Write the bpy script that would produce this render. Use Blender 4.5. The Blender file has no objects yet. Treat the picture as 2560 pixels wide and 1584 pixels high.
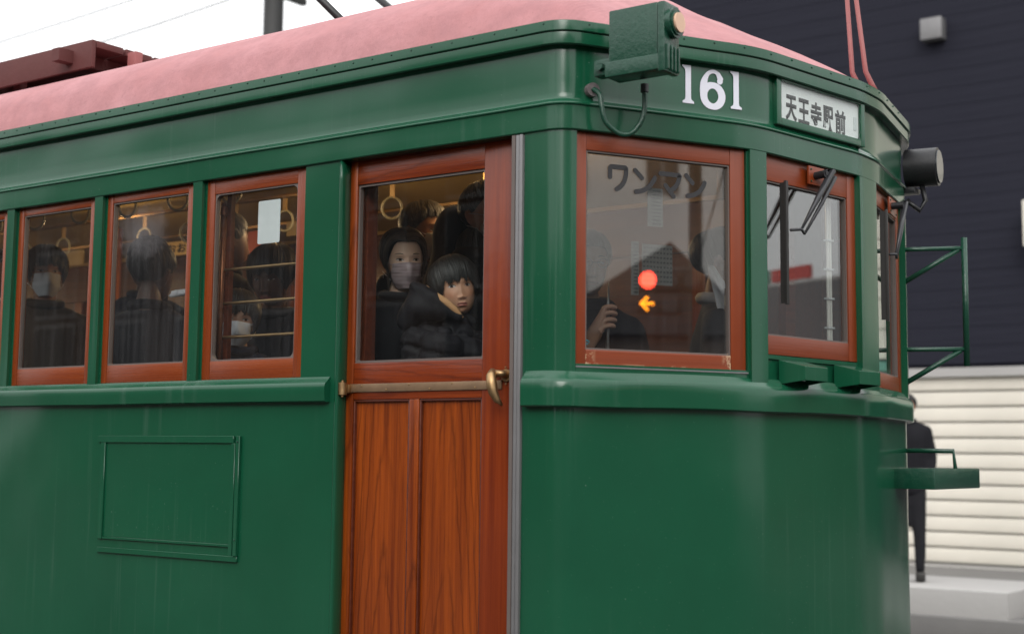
import bpy, bmesh, math, random
import numpy as np
from mathutils import Vector, Matrix, noise
from mathutils.kdtree import KDTree
random.seed(7); rng = np.random.default_rng(7)
scene = bpy.context.scene
COL = scene.collection
PI = math.pi

# ------------------------------------------------------------------ camera
cd = bpy.data.cameras.new('camera'); cam = bpy.data.objects.new('camera', cd); COL.objects.link(cam)
R_ = Vector((0.807426, 0.589858, 0.01143)); U_ = Vector((0.05699, -0.097265, 0.993626)); F_ = Vector((-0.58721, 0.801628, 0.11215))
R_.normalize(); F_ = (F_ - R_ * F_.dot(R_)).normalized(); U_ = R_.cross(F_)
cam.matrix_world = Matrix(((R_.x, U_.x, -F_.x, 0), (R_.y, U_.y, -F_.y, -3.5), (R_.z, U_.z, -F_.z, 1.6), (0, 0, 0, 1)))
cd.sensor_width = 36.0; cd.lens = 3608.4 / 2560 * 36.0
cd.shift_x = (1280 - 1256.5) / 2560; cd.shift_y = (728 - 792) / 2560
cd.clip_start = 0.05; cd.clip_end = 600
cd.dof.use_dof = True; cd.dof.focus_distance = 5.0; cd.dof.aperture_fstop = 2.6
scene.camera = cam
# ------------------------------------------------------------------ world + sun (overcast winter day)
w = bpy.data.worlds.new('World'); scene.world = w; w.use_nodes = True
nt = w.node_tree; nt.nodes.clear()
sky = nt.nodes.new('ShaderNodeTexSky'); sky.sky_type = 'NISHITA'; sky.sun_disc = False
sky.sun_elevation = math.radians(30); sky.sun_rotation = math.radians(150); sky.air_density = 1.0; sky.dust_density = 6.0; sky.ozone_density = 1.0
hs = nt.nodes.new('ShaderNodeHueSaturation'); hs.inputs['Saturation'].default_value = 0.16
bg = nt.nodes.new('ShaderNodeBackground'); bg.inputs['Strength'].default_value = 0.12
wo = nt.nodes.new('ShaderNodeOutputWorld')
gm_w = nt.nodes.new('ShaderNodeGamma'); gm_w.inputs[1].default_value = 0.22        # a cloud layer evens out the sky
mul = nt.nodes.new('ShaderNodeVectorMath'); mul.operation = 'SCALE'; tcw = nt.nodes.new('ShaderNodeTexCoord'); sxw = nt.nodes.new('ShaderNodeSeparateXYZ'); nt.links.new(tcw.outputs['Generated'], sxw.inputs[0])
cie = nt.nodes.new('ShaderNodeMath'); cie.operation = 'MULTIPLY_ADD'; cie.inputs[1].default_value = 8.0; cie.inputs[2].default_value = 7.2; cie.use_clamp = False   # overcast sky: zenith brighter than horizon
nt.links.new(sxw.outputs['Z'], cie.inputs[0]); mx = nt.nodes.new('ShaderNodeMath'); mx.operation = 'MAXIMUM'; mx.inputs[1].default_value = 7.2; nt.links.new(cie.outputs[0], mx.inputs[0]); nt.links.new(mx.outputs[0], mul.inputs['Scale'])
nt.links.new(sky.outputs[0], hs.inputs['Color']); nt.links.new(hs.outputs[0], gm_w.inputs[0]); nt.links.new(gm_w.outputs[0], mul.inputs[0]); nt.links.new(mul.outputs[0], bg.inputs['Color']); nt.links.new(bg.outputs[0], wo.inputs[0])
sd = bpy.data.lights.new('sun', 'SUN'); sd.energy = 0.9; sd.angle = math.radians(25); sd.color = (1.0, 0.96, 0.9)
sun = bpy.data.objects.new('sun', sd); COL.objects.link(sun)
saz = math.radians(150)   # compass bearing clockwise from +Y
sdir = Vector((math.sin(saz) * math.cos(math.radians(30)), math.cos(saz) * math.cos(math.radians(30)), math.sin(math.radians(30))))
sun.rotation_euler = sdir.to_track_quat('Z', 'Y').to_euler()
scene.view_settings.view_transform = 'Standard'; scene.view_settings.look = 'None'
scene.view_settings.exposure = 0.0; scene.view_settings.gamma = 1.0; scene.view_settings.use_curve_mapping = False
scene.cycles.max_bounces = 8; scene.cycles.transparent_max_bounces = 16
scene.cycles.caustics_reflective = False; scene.cycles.caustics_refractive = False
scene.cycles.use_denoising = True

# ------------------------------------------------------------------ material helpers
class NG:
    def __init__(s, name):
        s.m = bpy.data.materials.new(name); s.m.use_nodes = True
        s.t = s.m.node_tree; s.t.nodes.clear()
        s.out = s.n('ShaderNodeOutputMaterial'); s.b = s.n('ShaderNodeBsdfPrincipled')
        s.l(s.b.outputs[0], s.out.inputs[0])
        s.tc = s.n('ShaderNodeTexCoord')
    def n(s, k): return s.t.nodes.new(k)
    def l(s, a, b): s.t.links.new(a, b)
    def set(s, **k):
        for a, v in k.items():
            i = s.b.inputs[a.replace('_', ' ')]
            if hasattr(v, 'node'): s.l(v, i)
            else: i.default_value = v
    def mapping(s, scale=(1, 1, 1), src='Object', loc=(0, 0, 0), rnd=False):
        mp = s.n('ShaderNodeMapping'); mp.inputs['Scale'].default_value = scale; mp.inputs['Location'].default_value = loc
        if rnd:
            oi = s.n('ShaderNodeObjectInfo'); v = s.n('ShaderNodeVectorMath'); v.operation = 'ADD'
            sc = s.n('ShaderNodeMath'); sc.operation = 'MULTIPLY'; sc.inputs[1].default_value = 37.0; s.l(oi.outputs['Random'], sc.inputs[0])
            s.l(s.tc.outputs[src], v.inputs[0]); s.l(sc.outputs[0], v.inputs[1]); s.l(v.outputs[0], mp.inputs[0])
        else: s.l(s.tc.outputs[src], mp.inputs[0])
        return mp.outputs[0]
    def noise(s, vec, scale, detail=3, rough=.5, dist=0):
        x = s.n('ShaderNodeTexNoise'); s.l(vec, x.inputs['Vector']); x.inputs['Scale'].default_value = scale
        x.inputs['Detail'].default_value = detail; x.inputs['Roughness'].default_value = rough; x.inputs['Distortion'].default_value = dist
        return x.outputs['Fac']
    def ramp(s, fac, stops):
        r = s.n('ShaderNodeValToRGB'); s.l(fac, r.inputs[0]); e = r.color_ramp.elements
        while len(e) < len(stops): e.new(.5)
        for el, (p, c) in zip(e, stops):
            el.position = p; el.color = (c, c, c, 1) if isinstance(c, (int, float)) else (*c, 1)
        return r.outputs[0]
    def mix(s, fac, a, b, mode='MIX'):
        m = s.n('ShaderNodeMixRGB'); m.blend_type = mode
        for i, v in ((0, fac), (1, a), (2, b)):
            if hasattr(v, 'node'): s.l(v, m.inputs[i])
            elif i == 0: m.inputs[0].default_value = v
            else: m.inputs[i].default_value = (*v, 1) if len(v) == 3 else v
        return m.outputs[0]
    def math(s, op, a, b=None):
        m = s.n('ShaderNodeMath'); m.operation = op
        for i, v in ((0, a), (1, b)):
            if v is None: continue
            if hasattr(v, 'node'): s.l(v, m.inputs[i])
            else: m.inputs[i].default_value = v
        return m.outputs[0]
    def bump(s, h, dist=.01, strength=1.0, prev=None):
        b = s.n('ShaderNodeBump'); b.inputs['Distance'].default_value = dist; b.inputs['Strength'].default_value = strength
        s.l(h, b.inputs['Height'])
        if prev is not None: s.l(prev, b.inputs['Normal'])
        return b.outputs[0]

def plain(name, col, rough=.5, metal=0, spec=.5, bscale=0, bdist=.001, var=.15, vscale=8):
    g = NG(name); v = g.mapping()
    n = g.noise(v, vscale, 4, .6)
    c = g.mix(n, tuple(x * (1 - var) for x in col), tuple(min(1, x * (1 + var)) for x in col))
    g.set(Base_Color=c, Roughness=rough, Metallic=metal); g.b.inputs['Specular IOR Level'].default_value = spec
    if bscale: g.set(Normal=g.bump(g.noise(v, bscale, 5, .6), bdist))
    return g.m

def green_paint(name, col, wav=.0045, rough=.17, lumpy=0):
    g = NG(name); v = g.mapping(src='Object')
    big = g.noise(v, 1.5, 0, .5); mid = g.noise(v, 4.5, 0, .5)
    st = g.noise(g.mapping((26, 26, .7)), 1.0, 4, .65)          # thin rain streaks
    blot = g.noise(v, 2.2, 4, .6)
    c = g.mix(g.ramp(blot, [(.3, 0.), (.75, 1.)]), tuple(x * .93 for x in col), tuple(x * 1.1 for x in col))
    mask = g.math('MULTIPLY', g.ramp(st, [(.56, 0.), (.76, 1.)]), g.ramp(g.noise(v, 1.3, 2), [(.42, 0.), (.62, .20)]))
    c = g.mix(mask, c, (.12, .18, .15))
    sp = g.noise(v, 190, 2, .5); c = g.mix(g.ramp(sp, [(.745, 0.), (.77, .35)]), c, (.35, .42, .38))
    g.set(Base_Color=c, Roughness=g.math('ADD', g.math('MULTIPLY', mask, .5), rough))
    g.b.inputs['IOR'].default_value = 1.5
    nb = g.bump(big, .03 * (wav / .0045), .55); nb = g.bump(mid, wav, .6, nb)
    nb = g.bump(g.noise(v, 260, 3, .6), .00012, .7, nb)
    if lumpy: nb = g.bump(g.noise(v, 48, 5, .7), lumpy, 1.0, nb)
    g.set(Normal=nb)
    return g.m

GREEN = (.0062, .071, .034)
M = {}
M['green'] = green_paint('green_enamel', GREEN)
M['green_dark'] = green_paint('green_enamel_lower', GREEN, wav=.0065)
M['green_lumpy'] = green_paint('green_enamel_thick', (.0070, .052, .030), lumpy=.0022, rough=.22)

def canvas(name, col):
    g = NG(name); v = g.mapping()
    n = g.noise(v, 2.2, 5, .65); f = g.noise(v, 60, 5, .7)
    c = g.mix(g.ramp(n, [(.3, 0.), (.7, 1.)]), tuple(x * .86 for x in col), (col[0] * 1.02, col[1] * 1.18, col[2] * 1.22))
    c = g.mix(g.ramp(f, [(.58, 0.), (.72, .45)]), c, (.22, .095, .095)); c = g.mix(g.ramp(g.noise(v, 9, 5, .7), [(.42, 0.), (.66, .6)]), c, (.31, .135, .145))
    g.set(Base_Color=c, Roughness=.75)
    wv = g.n('ShaderNodeTexWave'); g.l(g.mapping((1, 0, 0)), wv.inputs[0]); wv.inputs['Scale'].default_value = 28; wv.inputs['Distortion'].default_value = .6
    nb = g.bump(g.noise(v, 5, 4, .6), .012, .7); nb = g.bump(wv.outputs['Fac'], .0008, .5, nb); nb = g.bump(f, .0018, .9, nb)
    g.set(Normal=nb); return g.m
M['pink'] = canvas('pink_roof_canvas', (.45, .185, .190))
M['pink_steel'] = plain('pink_painted_steel', (.30, .095, .092), .55, bscale=60, bdist=.002)
M['maroon'] = plain('maroon_roof_board', (.10, .026, .024), .7, bscale=30, bdist=.002)

def wood(name, vertical, light, dark, grain=1.0, chip=False, cathedral=True, rough=.2):
    g = NG(name)
    ax = (0, 0, 1) if vertical else (1, 0, 0)
    along = 1.0; across = 38
    sc = (across, across, along) if vertical else (along, across, across)
    n1 = g.noise(g.mapping(sc, rnd=True), 1.0, 6, .62, .3)
    n2 = g.noise(g.mapping(tuple(x * 5 for x in sc), rnd=True), 1.0, 4, .7)
    c = g.mix(g.ramp(n1, [(.3, 0.), (.68, 1.)]), light, dark)
    if cathedral:
        sep = g.n('ShaderNodeSeparateXYZ'); g.l(g.tc.outputs['Object'], sep.inputs[0])
        a = sep.outputs['Z' if vertical else 'X']; x = sep.outputs['X' if vertical else 'Z']
        oi = g.n('ShaderNodeObjectInfo')
        x = g.math('ADD', x, g.math('MULTIPLY', g.math('SUBTRACT', oi.outputs['Random'], .5), .06))
        wob = g.math('MULTIPLY', g.noise(g.mapping((3, 3, 1.2) if vertical else (1.2, 3, 3), rnd=True), 1.0, 5, .65), 17)
        ph = g.math('ADD', g.math('ADD', g.math('MULTIPLY', a, 15), g.math('MULTIPLY', g.math('POWER', g.math('ABSOLUTE', x), 1.55), 560)), wob)
        ph = g.math('ADD', ph, g.math('MULTIPLY', oi.outputs['Random'], 20))
        sn = g.math('POWER', g.math('ADD', g.math('MULTIPLY', g.math('SINE', ph), .5), .5), 9)
        msk = g.ramp(g.noise(g.mapping((4, 4, 1.6) if vertical else (1.6, 4, 4), rnd=True), 1.0, 3), [(.34, .15), (.52, 1.)])
        c = g.mix(g.math('MULTIPLY', g.math('MULTIPLY', sn, msk), .45 * grain), c, tuple(v * .35 for v in dark))
    c = g.mix(g.ramp(n2, [(.5, 0.), (.72, .45 * grain)]), c, tuple(v * .5 for v in dark))
    if chip:
        ch = g.noise(g.mapping((1, 1, 1), rnd=True), 38, 5, .7)
        geo = g.n('ShaderNodeNewGeometry')
        att = g.n('ShaderNodeAttribute'); att.attribute_name = 'wear'
        m = g.math('MULTIPLY', g.ramp(ch, [(.50, 0.), (.54, 1.)]), att.outputs['Fac'])
        c = g.mix(m, c, (.52, .36, .22))
    g.set(Base_Color=c, Roughness=g.math('ADD', g.math('MULTIPLY', n2, .18), rough - .06))
    g.b.inputs['IOR'].default_value = 1.5
    nb = g.bump(n2, .0006, .8); nb = g.bump(g.noise(g.mapping(), 9, 2), .003, .5, nb)
    g.set(Normal=nb); return g.m
L1, D1 = (.32, .062, .006), (.115, .017, .003)
M['wood_v'] = wood('varnished_door_wood_upright', True, L1, D1)
M['wood_h'] = wood('varnished_door_wood_level', False, (.25, .040, .005), (.12, .015, .003))
M['wood_stile'] = wood('varnished_stile_wood', True, (.24, .037, .005), (.13, .016, .003), grain=.6, cathedral=False)
L2, D2 = (.25, .048, .008), (.17, .027, .005)
M['sash_v'] = wood('sash_wood_upright', True, L2, D2, grain=.35, cathedral=False, rough=.24)
M['sash_h'] = wood('sash_wood_level', False, L2, D2, grain=.35, cathedral=False, rough=.24)
L3, D3 = (.23, .040, .008), (.17, .028, .006)
M['cab_v'] = wood('cab_window_wood_upright', True, L3, D3, grain=.15, cathedral=False, rough=.3)
M['cab_h'] = wood('cab_window_wood_level', False, L3, D3, grain=.25, cathedral=False, rough=.3)
M['cab_chip'] = wood('cab_window_wood_chipped', False, L3, D3, grain=.25, cathedral=False, chip=True, rough=.3)
M['lining'] = wood('interior_wood_lining', False, (.13, .032, .014), (.07, .014, .007), grain=.5, cathedral=False, rough=.3)
M['cream'] = plain('cream_ceiling_paint', (.42, .30, .13), .5, var=.08)
M['floor'] = plain('worn_floor', (.05, .035, .025), .7)
M['brass'] = plain('aged_brass', (.36, .235, .12), .42, 1.0, bscale=40, bdist=.0008, var=.35, vscale=14)
M['brass_band'] = plain('worn_brass_band', (.27, .175, .105), .42, .65, bscale=30, bdist=.001, var=.45, vscale=12)
M['rubber'] = plain('black_rubber', (.02, .019, .018), .6)
M['gasket'] = plain('grey_glazing_bead', (.12, .095, .085), .5)
M['alu'] = plain('grey_metal_channel', (.19, .187, .19), .42, .3, bscale=50, bdist=.0005)
M['black'] = plain('black_metal', (.018, .018, .02), .4, .2, bscale=90, bdist=.0008)
M['wiper'] = plain('charcoal_wiper_metal', (.035, .036, .04), .4, .3)
M['white_num'] = plain('white_lettering', (.70, .70, .78), .45, var=.03)
M['ink'] = plain('dark_lettering', (.022, .021, .023), .6)
M['signwhite'] = plain('white_sign_blind', (.84, .84, .85), .5, var=.04)
M['paper'] = plain('white_paper', (.66, .68, .70), .6, var=.03)
M['notice'] = plain('notice_paper', (.11, .102, .095), .7, var=.1)
M['steel'] = plain('dull_steel', (.25, .25, .26), .4, .8)
M['straptan'] = plain('tan_strap', (.36, .23, .09), .5)
M['ring'] = plain('cream_ring', (.27, .25, .18), .4)
M['copper'] = plain('coppery_pipe', (.30, .10, .035), .3, .5)
M['adcream'] = plain('cream_advert', (.50, .36, .16), .5)
M['adred'] = plain('red_advert', (.55, .06, .03), .5)
M['grommet'] = plain('bare_grey_grommet', (.13, .11, .11), .6, bscale=90, bdist=.003)
M['lenswarm'] = plain('warm_lamp_lens', (.75, .48, .33), .12)
M['ceramic'] = plain('white_insulator', (.75, .73, .69), .2, var=.05)
M['asphalt'] = plain('asphalt', (.05, .05, .05), .85, bscale=120, bdist=.004, vscale=1.5)
M['pavement'] = plain('pavement_concrete', (.16, .155, .15), .85, bscale=40, bdist=.003, vscale=2)
M['concrete'] = plain('grey_concrete', (.36, .35, .34), .85, bscale=20, bdist=.004, vscale=.6)
M['light_wall'] = plain('pale_rendered_wall', (.74, .72, .69), .85, vscale=.5)
M['brown_wall'] = plain('brown_tiled_wall', (.16, .12, .10), .8, vscale=.8)
M['darkglass'] = plain('dark_building_glass', (.03, .035, .04), .08)
M['darkroof'] = plain('dark_roof_tiles', (.045, .043, .045), .7, vscale=3)
M['signred'] = plain('red_shop_sign', (.5, .07, .06), .5)
M['signgreen'] = plain('teal_shop_sign', (.12, .33, .25), .5)
M['cream_tile'] = plain('cream_cladding', (.66, .62, .54), .6, vscale=1.2)
M['pole'] = plain('dark_grey_pole', (.03, .03, .03), .6)
M['wire'] = plain('black_wire', (.012, .012, .012), .6)
M['railmetal'] = plain('rail_steel', (.22, .19, .17), .35, .9)
M['cyan'] = plain('cyan_print', (.02, .45, .62), .4)

def slate():
    g = NG('slate_cladding'); v = g.mapping()
    wv = g.noise(g.mapping((.4, .4, 9)), 2.0, 4, .6)
    c = g.mix(wv, (.015, .0155, .024), (.022, .0225, .033))
    g.set(Base_Color=c, Roughness=.8, Normal=g.bump(wv, .01)); g.b.inputs['Specular IOR Level'].default_value = .12; return g.m
M['slate'] = slate()

def glass(name, dirt=.05, f0=.045, fog=0.0, seed=0):
    g = NG(name); t = g.t; t.nodes.remove(g.b)
    tr = g.n('ShaderNodeBsdfTransparent'); tr.inputs[0].default_value = (.93, .95, .94, 1)
    gl = g.n('ShaderNodeBsdfGlossy'); gl.inputs['Roughness'].default_value = .004
    lw = g.n('ShaderNodeLayerWeight'); lw.inputs[0].default_value = .5
    fr = g.math('ADD', g.math('MULTIPLY', g.math('POWER', lw.outputs['Facing'], 5), 1 - f0), f0)
    wob = g.bump(g.noise(g.mapping(loc=(seed, 0, 0)), 2.5, 1, .4), .0005, .5); g.l(wob, gl.inputs['Normal'])
    m1 = g.n('ShaderNodeMixShader'); g.l(fr, m1.inputs[0]); g.l(tr.outputs[0], m1.inputs[1]); g.l(gl.outputs[0], m1.inputs[2])
    df = g.n('ShaderNodeBsdfDiffuse'); df.inputs[0].default_value = (.42, .40, .42, 1)
    st = g.noise(g.mapping((34, 34, 1.2), loc=(seed, 0, 0)), 1.0, 5, .65)
    bl = g.noise(g.mapping(loc=(seed, 3, 0)), 3.2, 4, .6)
    d = g.math('MULTIPLY', g.ramp(st, [(.38, .15), (.75, 1.)]), g.ramp(bl, [(.32, .2), (.72, 1.)]))
    d = g.math('MULTIPLY', d, dirt)
    if fog:
        sep = g.n('ShaderNodeSeparateXYZ'); g.l(g.tc.outputs['Object'], sep.inputs[0])
        dx = g.math('DIVIDE', g.math('ADD', sep.outputs['X'], .05), .15); dz = g.math('DIVIDE', g.math('SUBTRACT', sep.outputs['Z'], .19), .11)
        q = g.math('ADD', g.math('MULTIPLY', dx, dx), g.math('MULTIPLY', dz, dz))
        q = g.math('ADD', q, g.math('MULTIPLY', g.math('SUBTRACT', g.noise(g.mapping(), 14, 5, .7), .5), 2.2))
        d = g.math('ADD', d, g.ramp(q, [(0., fog), (1.0, 0.)]))
    m2 = g.n('ShaderNodeMixShader'); g.l(d, m2.inputs[0]); g.l(m1.outputs[0], m2.inputs[1]); g.l(df.outputs[0], m2.inputs[2])
    g.l(m2.outputs[0], g.out.inputs[0]); return g.m
M['glass_side'] = glass('side_window_glass', .032, .03)
M['glass_fog'] = glass('fogged_window_glass', .06, .03, fog=.10)
M['glass_door'] = glass('door_window_glass', .008, .026, seed=5)
M['glass_cab'] = glass('cab_window_glass', .03, .18, seed=9)

def emis(name, col, st):
    g = NG(name); g.set(Base_Color=(*[c * .3 for c in col], 1)); g.b.inputs['Emission Color'].default_value = (*col, 1)
    g.b.inputs['Emission Strength'].default_value = st; return g.m
M['red_lit'] = emis('red_signal_lens', (1, .06, .03), 14)
M['amber_lit'] = emis('amber_arrow', (1, .28, .01), 11)
M['lamp_lit'] = emis('warm_ceiling_lamp', (1, .62, .28), 6.0)

def skin(name, tint=(1, 1, 1), rough=.5):
    g = NG(name); a = g.n('ShaderNodeVertexColor'); a.layer_name = 'Col'
    v = g.mapping(); c = g.mix(1.0, a.outputs[0], tint, 'MULTIPLY')
    c = g.mix(g.math('MULTIPLY', g.noise(v, 45, 4, .6), .12), c, (.35, .12, .08))
    g.set(Base_Color=c, Roughness=rough, Normal=g.bump(g.noise(v, 300, 3), .0003, .6))
    g.b.inputs['Subsurface Weight'].default_value = .08; g.b.inputs['Subsurface Radius'].default_value = (.01, .004, .002)
    return g.m
M['skin'] = skin('skin')
M['eye'] = skin('eye_surface', rough=.12)
def hairmat(name, c0, c1):
    g = NG(name); n = g.noise(g.mapping((1, 1, 1)), 90, 2)
    a = g.n('ShaderNodeVertexColor'); a.layer_name = 'Col'
    g.set(Base_Color=g.mix(g.math('MULTIPLY', a.outputs[0], g.math('ADD', n, .4)), c0, c1), Roughness=g.math('ADD', g.math('MULTIPLY', a.outputs[0], -.16), .56)); g.b.inputs['Specular IOR Level'].default_value = .55
    return g.m
M['hair'] = hairmat('black_hair', (.005, .004, .004), (.022, .018, .016))
M['hair_brown'] = hairmat('dark_brown_hair', (.010, .007, .006), (.095, .064, .046))
def cloth(name, col, rough=.85, bs=350, bd=.0006, fold=.006):
    g = NG(name); v = g.mapping()
    nb = g.bump(g.noise(v, 12, 4, .6, .6), fold, .8); nb = g.bump(g.noise(v, bs, 3), bd, .8, nb)
    g.set(Base_Color=g.mix(g.noise(v, 6, 3), tuple(x * .8 for x in col), tuple(x * 1.2 for x in col)), Roughness=rough, Normal=nb)
    g.b.inputs['Specular IOR Level'].default_value = .18 if max(col) < .1 else .4
    return g.m
M['coat_black'] = cloth('black_wool', (.011, .011, .014))
M['puffer'] = cloth('black_nylon', (.0085, .008, .011), .62, fold=.006)
M['coat_navy'] = cloth('navy_cloth', (.014, .016, .030))
M['coat_brown'] = cloth('dark_brown_cloth', (.030, .022, .017))
M['coat_grey'] = cloth('charcoal_cloth', (.03, .03, .033))
M['suit'] = cloth('dark_suit_cloth', (.02, .02, .026), .7)
M['shirt'] = cloth('white_shirt', (.7, .7, .76), .7)
M['fleece'] = cloth('tan_fleece', (.50, .27, .13), .9, bs=200, bd=.001)
M['trousers'] = cloth('dark_trousers', (.015, .015, .018))
M['shoe'] = plain('black_shoe_leather', (.015, .014, .013), .4)
M['mask_white'] = cloth('white_mask_fabric', (.62, .63, .68), .75, fold=.004)
M['mask_grey'] = cloth('pale_mask_fabric', (.42, .40, .38), .8, fold=.003)
def mauve():
    g = NG('mauve_mask_fabric'); v = g.mapping()
    st = g.noise(g.mapping((7, 7, 110)), 1.0, 4, .6)
    g.set(Base_Color=g.mix(g.ramp(st, [(.35, 0.), (.65, 1.)]), (.30, .225, .24), (.52, .41, .44)), Roughness=.42,
          Normal=g.bump(g.noise(g.mapping((5, 5, 40)), 1, 3), .006, .8, g.bump(g.noise(v, 30, 4), .002)))
    return g.m
M['mask_mauve'] = mauve()

# ------------------------------------------------------------------ object helpers
W = {}
def link(o, Mx, parent=None):
    COL.objects.link(o)
    if parent is not None:
        o.parent = parent; o.matrix_parent_inverse = W[parent.name].inverted()
    o.matrix_basis = Mx.copy(); W[o.name] = Mx.copy(); return o
def mesh_obj(name, verts, faces, mat, parent=None, Mx=Matrix(), smooth=False, kind=None):
    me = bpy.data.meshes.new(name); me.from_pydata([tuple(v) for v in verts], [], [tuple(f) for f in faces]); me.update()
    if smooth: me.polygons.foreach_set('use_smooth', [True] * len(me.polygons))
    if mat is not None: me.materials.append(mat)
    o = bpy.data.objects.new(name, me); link(o, Mx, parent)
    if kind: o['kind'] = kind
    return o
def bm_obj(name, bm, mat, parent=None, Mx=Matrix(), smooth=False, angle=None):
    me = bpy.data.meshes.new(name); bm.normal_update(); bm.to_mesh(me); bm.free()
    if smooth: me.polygons.foreach_set('use_smooth', [True] * len(me.polygons))
    if angle is not None: me.set_sharp_from_angle(angle=angle)
    if mat is not None: me.materials.append(mat)
    o = bpy.data.objects.new(name, me); link(o, Mx, parent); return o
def thing(name, label, cat, loc=(0, 0, 0), rz=0, group=None):
    o = bpy.data.objects.new(name, None); o.empty_display_size = .1
    link(o, Matrix.Translation(loc) @ Matrix.Rotation(rz, 4, 'Z'))
    o['label'] = label; o['category'] = cat
    if group: o['group'] = group
    return o
def tag(o, label, cat, group=None):
    o['label'] = label; o['category'] = cat
    if group: o['group'] = group
    return o
def bm_box(bm, x0, x1, y0, y1, z0, z1):
    vs = [bm.verts.new(p) for p in ((x0, y0, z0), (x1, y0, z0), (x1, y1, z0), (x0, y1, z0), (x0, y0, z1), (x1, y0, z1), (x1, y1, z1), (x0, y1, z1))]
    return [bm.faces.new([vs[i] for i in f]) for f in ((0, 3, 2, 1), (4, 5, 6, 7), (0, 1, 5, 4), (1, 2, 6, 5), (2, 3, 7, 6), (3, 0, 4, 7))]
def box(name, c, s, mat, parent=None, Fm=Matrix(), bevel=.0, seg=2):
    """box centred at c (in frame Fm) with full size s; the object's origin is its centre"""
    bm = bmesh.new(); bm_box(bm, -s[0] / 2, s[0] / 2, -s[1] / 2, s[1] / 2, -s[2] / 2, s[2] / 2)
    if bevel: bmesh.ops.bevel(bm, geom=list(bm.edges), offset=bevel, segments=seg, affect='EDGES', profile=.6)
    return bm_obj(name, bm, mat, parent, Fm @ Matrix.Translation(c), smooth=bool(bevel), angle=math.radians(40) if bevel else None)
def tube_verts(pts, rad, n=10, caps=True, closed=False):
    pts = [Vector(p) for p in pts]; N = len(pts)
    rr = rad if isinstance(rad, (list, tuple)) else [rad] * N
    V = []; Fc = []; up = None
    for i, p in enumerate(pts):
        a = pts[(i - 1) % N] if (closed or i > 0) else p; b = pts[(i + 1) % N] if (closed or i < N - 1) else p
        t = (b - a).normalized()
        if up is None:
            up = Vector((0, 0, 1)) if abs(t.z) < .9 else Vector((1, 0, 0))
        up = (up - t * up.dot(t)).normalized(); s = t.cross(up)
        for k in range(n):
            an = 2 * PI * k / n; V.append(p + (up * math.cos(an) + s * math.sin(an)) * rr[i])
    for i in range(N if closed else N - 1):
        for k in range(n):
            j = (i + 1) % N; Fc.append((i * n + k, i * n + (k + 1) % n, j * n + (k + 1) % n, j * n + k))
    if caps and not closed:
        Fc.append(tuple(range(n))[::-1]); Fc.append(tuple((N - 1) * n + k for k in range(n)))
    return V, Fc
def tube(name, pts, rad, mat, parent=None, Mx=Matrix(), n=10, closed=False):
    V, Fc = tube_verts(pts, rad, n, True, closed); return mesh_obj(name, V, Fc, mat, parent, Mx, True)
def cyl(name, p0, p1, r, mat, parent=None, n=20, Mx=Matrix(), bevel=0):
    V, Fc = tube_verts([p0, p1], r, n); o = mesh_obj(name, V, Fc, mat, parent, Mx, True)
    o.data.set_sharp_from_angle(angle=math.radians(40)); return o

# ------------------------------------------------------------------ plan outline of the tram
YM = 1.243
A1 = Vector((-2.328, .046)); B1 = Vector((-2.038, .554)); A2 = Vector((-2.009, .648)); B2 = Vector((-1.914, 1.152))
def isect(p, d, q, e):
    den = d.x * e.y - d.y * e.x; t = ((q.x - p.x) * e.y - (q.y - p.y) * e.x) / den; return p + d * t
V1 = isect(Vector((-5, 0)), Vector((1, 0)), A1, B1 - A1); V12 = isect(A1, B1 - A1, A2, B2 - A2); V2 = Vector((-1.9125, 1.16))
mir = lambda p: Vector((p.x, 2 * YM - p.y))
poly = [Vector((-12.5, 0)), V1, V12, V2, mir(V2), mir(V12), mir(V1), Vector((-12.5, 2 * YM))]
rad = [0, .09, .55, .6, .6, .55, .09, 0]
PATH = [poly[0]]
for i in range(1, len(poly) - 1):
    a = (poly[i - 1] - poly[i]).normalized(); b = (poly[i + 1] - poly[i]).normalized()
    th = PI - a.angle(b); T = rad[i] * math.tan(th / 2); c0 = poly[i] + a * T; c1 = poly[i] + b * T
    bis = (a + b).normalized(); cen = poly[i] + bis * (rad[i] / math.cos(th / 2))
    k = 12 if rad[i] < .2 else 8
    s0 = c0 - cen; s1 = c1 - cen; ang = s0.angle_signed(s1)
    for j in range(k + 1):
        an = -ang * j / k; v = Vector((s0.x * math.cos(an) - s0.y * math.sin(an), s0.x * math.sin(an) + s0.y * math.cos(an)))
        PATH.append(cen + v)
PATH.append(poly[-1])
# fine resampling, parameter u equals X along the near side
fine = [PATH[0]]
for a, b in zip(PATH, PATH[1:]):
    n = max(1, int((b - a).length / .06)) if abs(a.y - b.y) > 1e-6 or a.x > -6 else max(1, int((b - a).length / .25))
    for k in range(1, n + 1): fine.append(a.lerp(b, k / n))
PATH = fine; UU = [PATH[0].x]
for a, b in zip(PATH, PATH[1:]): UU.append(UU[-1] + (b - a).length)
NRM = []
for i, p in enumerate(PATH):
    a = PATH[max(0, i - 1)]; b = PATH[min(len(PATH) - 1, i + 1)]; t = (b - a).normalized(); NRM.append(Vector((t.y, -t.x)))
def at_u(u):
    if u <= UU[0]: return PATH[0].copy(), NRM[0].copy()
    for i in range(len(UU) - 1):
        if UU[i] <= u <= UU[i + 1]:
            t = (u - UU[i]) / max(1e-9, UU[i + 1] - UU[i]); return PATH[i].lerp(PATH[i + 1], t), NRM[i].lerp(NRM[i + 1], t).normalized()
    return PATH[-1].copy(), NRM[-1].copy()
def u_of(P):
    return min(((PATH[i] - Vector(P)).length, UU[i]) for i in range(len(PATH)))[1] if False else _u_of(Vector(P))
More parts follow.
